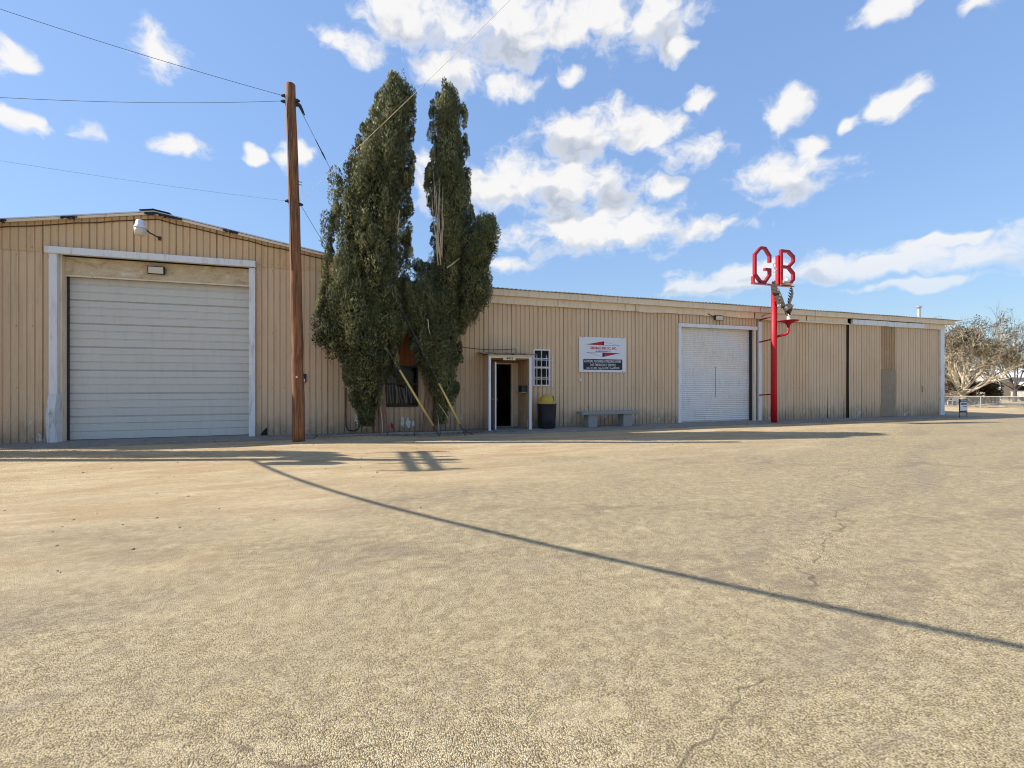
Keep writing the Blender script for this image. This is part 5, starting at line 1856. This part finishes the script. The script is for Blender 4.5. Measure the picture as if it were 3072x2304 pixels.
# dead branches lying along the fence
rs = random.Random(18)
m = MB()
for i in range(34):
    q = rs.uniform(0.22, 0.75)
    p = f0.lerp(f1, q) + Vector((rs.uniform(-.6, .6) + 0.5, rs.uniform(-.6, .6) + 0.6, 0))
    z = ground_z(p.x, p.y) + rs.uniform(0.03, 0.2)
    L = rs.uniform(0.5, 1.6)
    a = math.atan2(fd.y, fd.x) + rs.uniform(-0.5, 0.5)
    branch(m, (p.x, p.y, z), (p.x + L * math.cos(a), p.y + L * math.sin(a), z + rs.uniform(-.04, .15)), 0.035, 0.012, rs, 0.15, 4)
o = m.build('fallen_branches', M['palebark'], origin=(50, 24, -0.4))
tag(o, 'dead branches lying in a row along the foot of the fence', 'branches', kind='stuff')

# ---- white roofed house and trailer at the right edge
hs = thing('white_roofed_house', (76, 34, -0.45), 'low grey house with white metal roof and awning at the right edge', 'house')
def rot_house(m):
    """turn local coordinates (along, depth, up) to stand facing the camera side"""
    c, s_ = math.cos(R(-18)), math.sin(R(-18))
    m.v = [(75.5 + x * c - y * s_, 35.0 + x * s_ + y * c, z - 0.45) for x, y, z in m.v]
    return m


rot_house(MB().box(-1.2, 12, 0, 6, 0, 2.75)).build('wall', M['housewall'], hs)
m = MB()
m.add([(-1.7, -0.6, 2.65), (12.5, -0.6, 2.65), (12.5, 3, 3.75), (-1.7, 3, 3.75), (-1.7, 6.6, 2.65), (12.5, 6.6, 2.65),
       (-1.7, -0.6, 2.72), (12.5, -0.6, 2.72), (12.5, 3, 3.82), (-1.7, 3, 3.82), (-1.7, 6.6, 2.72), (12.5, 6.6, 2.72)],
      [(0, 3, 2, 1), (3, 4, 5, 2), (6, 7, 8, 9), (9, 8, 11, 10), (0, 1, 7, 6), (4, 10, 11, 5), (0, 6, 9, 3), (3, 9, 10, 4), (1, 2, 8, 7), (2, 5, 11, 8)])
rot_house(m).build('roof', M['whiteroof'], hs)
for gx in (-1.2, 11.95):
    m = MB()
    m.add([(gx, 0, 2.74), (gx, 6, 2.74), (gx, 3, 3.65), (gx + 0.05, 0, 2.74), (gx + 0.05, 6, 2.74), (gx + 0.05, 3, 3.65)], [(0, 2, 1), (3, 4, 5), (0, 3, 5, 2), (1, 2, 5, 4)])
    rot_house(m).build('gable', M['housewall'], hs)
m = MB()
m.add([(-0.6, -2.4, 1.55), (8, -2.4, 1.55), (8, -0.02, 2.25), (-0.6, -0.02, 2.25), (-0.6, -2.4, 1.62), (8, -2.4, 1.62), (8, -0.02, 2.32), (-0.6, -0.02, 2.32)],
      [(0, 3, 2, 1), (4, 5, 6, 7), (0, 1, 5, 4), (1, 2, 6, 5), (2, 3, 7, 6), (3, 0, 4, 7)])
rot_house(m).build('awning', M['whiteroof'], hs)
for x in (-0.5, 2.0, 4.5):
    rot_house(MB().box(x, x + 0.1, -2.35, -2.25, 0, 1.56)).build('awning_post', M['white'], hs)
wv = rot_house(MB().box(0.6, 2.0, -0.04, 0.02, 1.0, 1.9)).build('window', M['white'], hs)
rot_house(MB().box(0.68, 1.92, -0.05, -0.041, 1.08, 1.82)).build('pane', M['dark'], wv)
dr_ = rot_house(MB().box(3.0, 3.9, -0.04, 0.02, 0.1, 2.1)).build('door', M['white'], hs)
tr_ = thing('utility_trailer', (68.5, 31.2, -0.45), 'small grey trailer parked in front of the white roofed house', 'trailer')
c_, s_ = math.cos(R(-18)), math.sin(R(-18))
def rt(m):
    m.v = [(70.6 + x * c_ - y * s_, 31.2 + x * s_ + y * c_, z - 0.45) for x, y, z in m.v]
    return m


rt(MB().box(-1.3, 1.6, -0.7, 0.7, 0.45, 1.05)).build('bed', M['housewall'], tr_, bevel=0.03)
rt(MB().box(-1.35, 1.65, -0.75, 0.75, 1.055, 1.12)).build('rim', M['steel'], tr_)
for y in (-0.82, 0.82):
    rt(MB().tube([(0.2, y - 0.09, 0.32), (0.2, y + 0.09, 0.32)], 0.32, 18)).build('wheel', M['blackpl'], tr_)
rt(MB().bar((-1.3, 0, 0.5), (-2.3, 0, 0.42), 0.08, 0.08).bar((-2.2, 0, 0.42), (-2.2, 0, 0.0), 0.06, 0.06)).build('drawbar', M['black'], tr_)

# ---- plastic chair behind the fence
ch = thing('garden_chair', (49.6, 27.6, -0.45), 'white garden chair behind the fence beside the workshop corner', 'chair')
def rc(m):
    m.v = [(49.7 + x * c_ - y * s_, 26.9 + x * s_ + y * c_, z - 0.45) for x, y, z in m.v]
    return m


rc(MB().box(-0.25, 0.25, -0.25, 0.25, 0.40, 0.44)).build('seat', M['white'], ch, bevel=0.01)
rc(MB().bar((0.25, 0, 0.42), (0.36, 0, 0.9), 0.5, 0.035, (0, 1, 0))).build('backrest', M['white'], ch)
for x in (-0.22, 0.22):
    for y in (-0.22, 0.22):
        rc(MB().bar((x, y, 0), (x * .9, y * .9, 0.40), 0.05, 0.05)).build('leg', M['white'], ch)
for y in (-0.27, 0.27):
    rc(MB().box(-0.22, 0.30, y - 0.025, y + 0.025, 0.62, 0.65)).build('armrest', M['white'], ch)

# ---- sandwich board / yard sign by the far corner
ys = thing('yard_sign', (24.72, 13.0, 0.0), 'small black framed for sale yard sign beside the far corner of the workshop', 'sign')
yx0, yx1, yy_ = 24.47, 24.97, 13.0
for x in (yx0, yx1):
    MB().tube([(x, yy_, -0.02), (x, yy_, 0.80)], 0.013, 8).build('leg', M['black'], ys)
MB().box(yx0 + 0.005, yx1 - 0.005, yy_ - 0.02, yy_ - 0.005, 0.22, 0.79).build('board', M['signblack'], ys)
MB().box(yx0 + 0.02, yx1 - 0.02, yy_ - 0.0235, yy_ - 0.0205, 0.30, 0.66).build('white_panel', M['signwhite'], ys)
text_part('FOR SALE', 'lettering', M['signwhite'], ys, 24.72, yy_ - 0.022, 0.70, 0.055, 0.36, 0.01)
MB().box(yx0 + 0.05, yx1 - 0.05, yy_ - 0.026, yy_ - 0.024, 0.555, 0.62).build('print_band', M['signblack'], ys)
MB().box(yx0 + 0.18, yx1 - 0.05, yy_ - 0.026, yy_ - 0.024, 0.47, 0.495).build('print_band', M['signblack'], ys)
MB().box(yx1 - 0.12, yx1 - 0.04, yy_ - 0.0255, yy_ - 0.0215, 0.245, 0.285).build('print_band', M['signred'], ys)

# ---- far tree line on the horizon
def treeline(x0, y0, x1, y1, n, seed, label):
    r = np.random.default_rng(seed)
    cl = []
    for i in range(n):
        q = r.uniform()
        h = r.uniform(1.5, 5.5)
        cl.append((x0 + (x1 - x0) * q, y0 + (y1 - y0) * q + r.uniform(-6, 6), h * 0.45, 3.0, 3.0, h * 0.55))
    v, q, tn = sprays(cl, 60, 1.6, 0.5, 0.4, 0.6, (0.3, 1.1))
    o = np_mesh('far_trees', v, q, M['juniper'], None, tn, kind='stuff', org=(x0, y0, 0))
    tag(o, label, 'trees', kind='stuff')


treeline(150, 50, 120, 130, 120, 2, 'hazy brown line of far trees beyond the houses on the right')

# ---- loose stones on the lot
def stones(n, seed):
    r = np.random.default_rng(seed)
    k = 0
    V_, F_ = [], []
    base = np.array([(1, 0, 0), (-1, 0, 0), (0, 1, 0), (0, -1, 0), (0, 0, 1), (0, 0, -1)], float)
    tri_ = np.array([(0, 2, 4), (2, 1, 4), (1, 3, 4), (3, 0, 4), (2, 0, 5), (1, 2, 5), (3, 1, 5), (0, 3, 5)])
    while k < n:
        x = r.uniform(-14, 30); y = 2.0 + 11.0 * r.uniform() ** 0.8
        if y > 13.0: continue
        dirtish = y - 0.3 * x > 5.0
        if not dirtish and r.uniform() > 0.22: continue
        s = 0.004 + 0.010 * r.uniform() ** 5 * (1.2 if dirtish else 0.5)
        sc = s * r.uniform(0.6, 1.3, 3) * np.array([1.2, 1.2, 0.75])
        a = r.uniform(0, 6.28)
        pts = base * sc * r.uniform(0.75, 1.25, (6, 1))
        rot = np.array([[np.cos(a), -np.sin(a), 0], [np.sin(a), np.cos(a), 0], [0, 0, 1]])
        pts = pts @ rot.T + np.array([x, y, ground_z(x, y) + sc[2] * 0.35])
        V_.append(pts); F_.append(tri_ + k * 6)
        k += 1
    M['stone'] = mat_plain('loose_stone', (0.32, 0.24, 0.155), 0.9, 0, 0.45, 30.0)
    o = np_mesh('loose_stones', np.concatenate(V_), np.concatenate(F_), M['stone'], None, None, kind='stuff', tri=True)
    tag(o, 'small loose stones scattered over the dirt lot', 'stones', kind='stuff')


stones(3200, 3)


def litter(n, seed):
    r = np.random.default_rng(seed)
    x = np.concatenate([r.uniform(-8, 25, n // 2), r.normal(3.0, 0.6, n // 4), r.normal(0.9, 0.9, n - n // 2 - n // 4)])
    y = np.where(r.uniform(size=n) < 0.6, r.normal(12.95, 0.12, n), r.uniform(12.6, 14.05, n))
    y = np.minimum(y, 14.05)
    z = np.array([max(ground_z(a, b), 0.047 if b > 12.8 else -1) for a, b in zip(x, y)]) + 0.012
    s = r.uniform(0.01, 0.035, n)
    a = r.uniform(0, 6.28, n)
    v = np.empty((n, 4, 3))
    for k in range(4):
        f = s * (1.0 if k % 2 == 0 else 0.35)
        v[:, k, 0] = x + f * np.cos(a + k * 1.57)
        v[:, k, 1] = y + f * np.sin(a + k * 1.57)
        v[:, k, 2] = z + r.uniform(-0.006, 0.014, n)
    o = np_mesh('dry_litter', v.reshape(-1, 3), np.arange(n * 4).reshape(n, 4), M['drybush'], None, None, kind='stuff')
    tag(o, 'dry twigs and leaf litter blown along the foot of the walls', 'litter', kind='stuff')


litter(1600, 9)


# ---- bare primer patches and a red smear low on the wall between the cypress trunks
def ragged(u0, u1, z0, z1, seed, n=18):
    r = random.Random(seed)
    pts = []
    for i in range(n):
        a = 2 * math.pi * i / n
        k = r.uniform(0.55, 1.1)
        pts.append(((u0 + u1) / 2 + (u1 - u0) / 2 * k * math.cos(a), (z0 + z1) / 2 + (z1 - z0) / 2 * k * math.sin(a)))
    return pts


for (a, b, c, d, mt, sd_) in ((1.10, 1.22, 0.14, 0.52, 'white', 1), (1.24, 1.40, 0.12, 0.46, 'white', 2), (1.42, 1.52, 0.16, 0.38, 'white', 3), (0.82, 0.90, 0.10, 0.32, 'signred', 4),
                              (-0.18, -0.06, 0.2, 0.75, 'white', 5), (0.02, 0.10, 0.15, 0.5, 'white', 6)):
    MB().prism(ragged(a, b, c, d, sd_), W - 0.012, W - 0.010).build('paint_patch', M[mt], lb if a > 0.6 else gb)
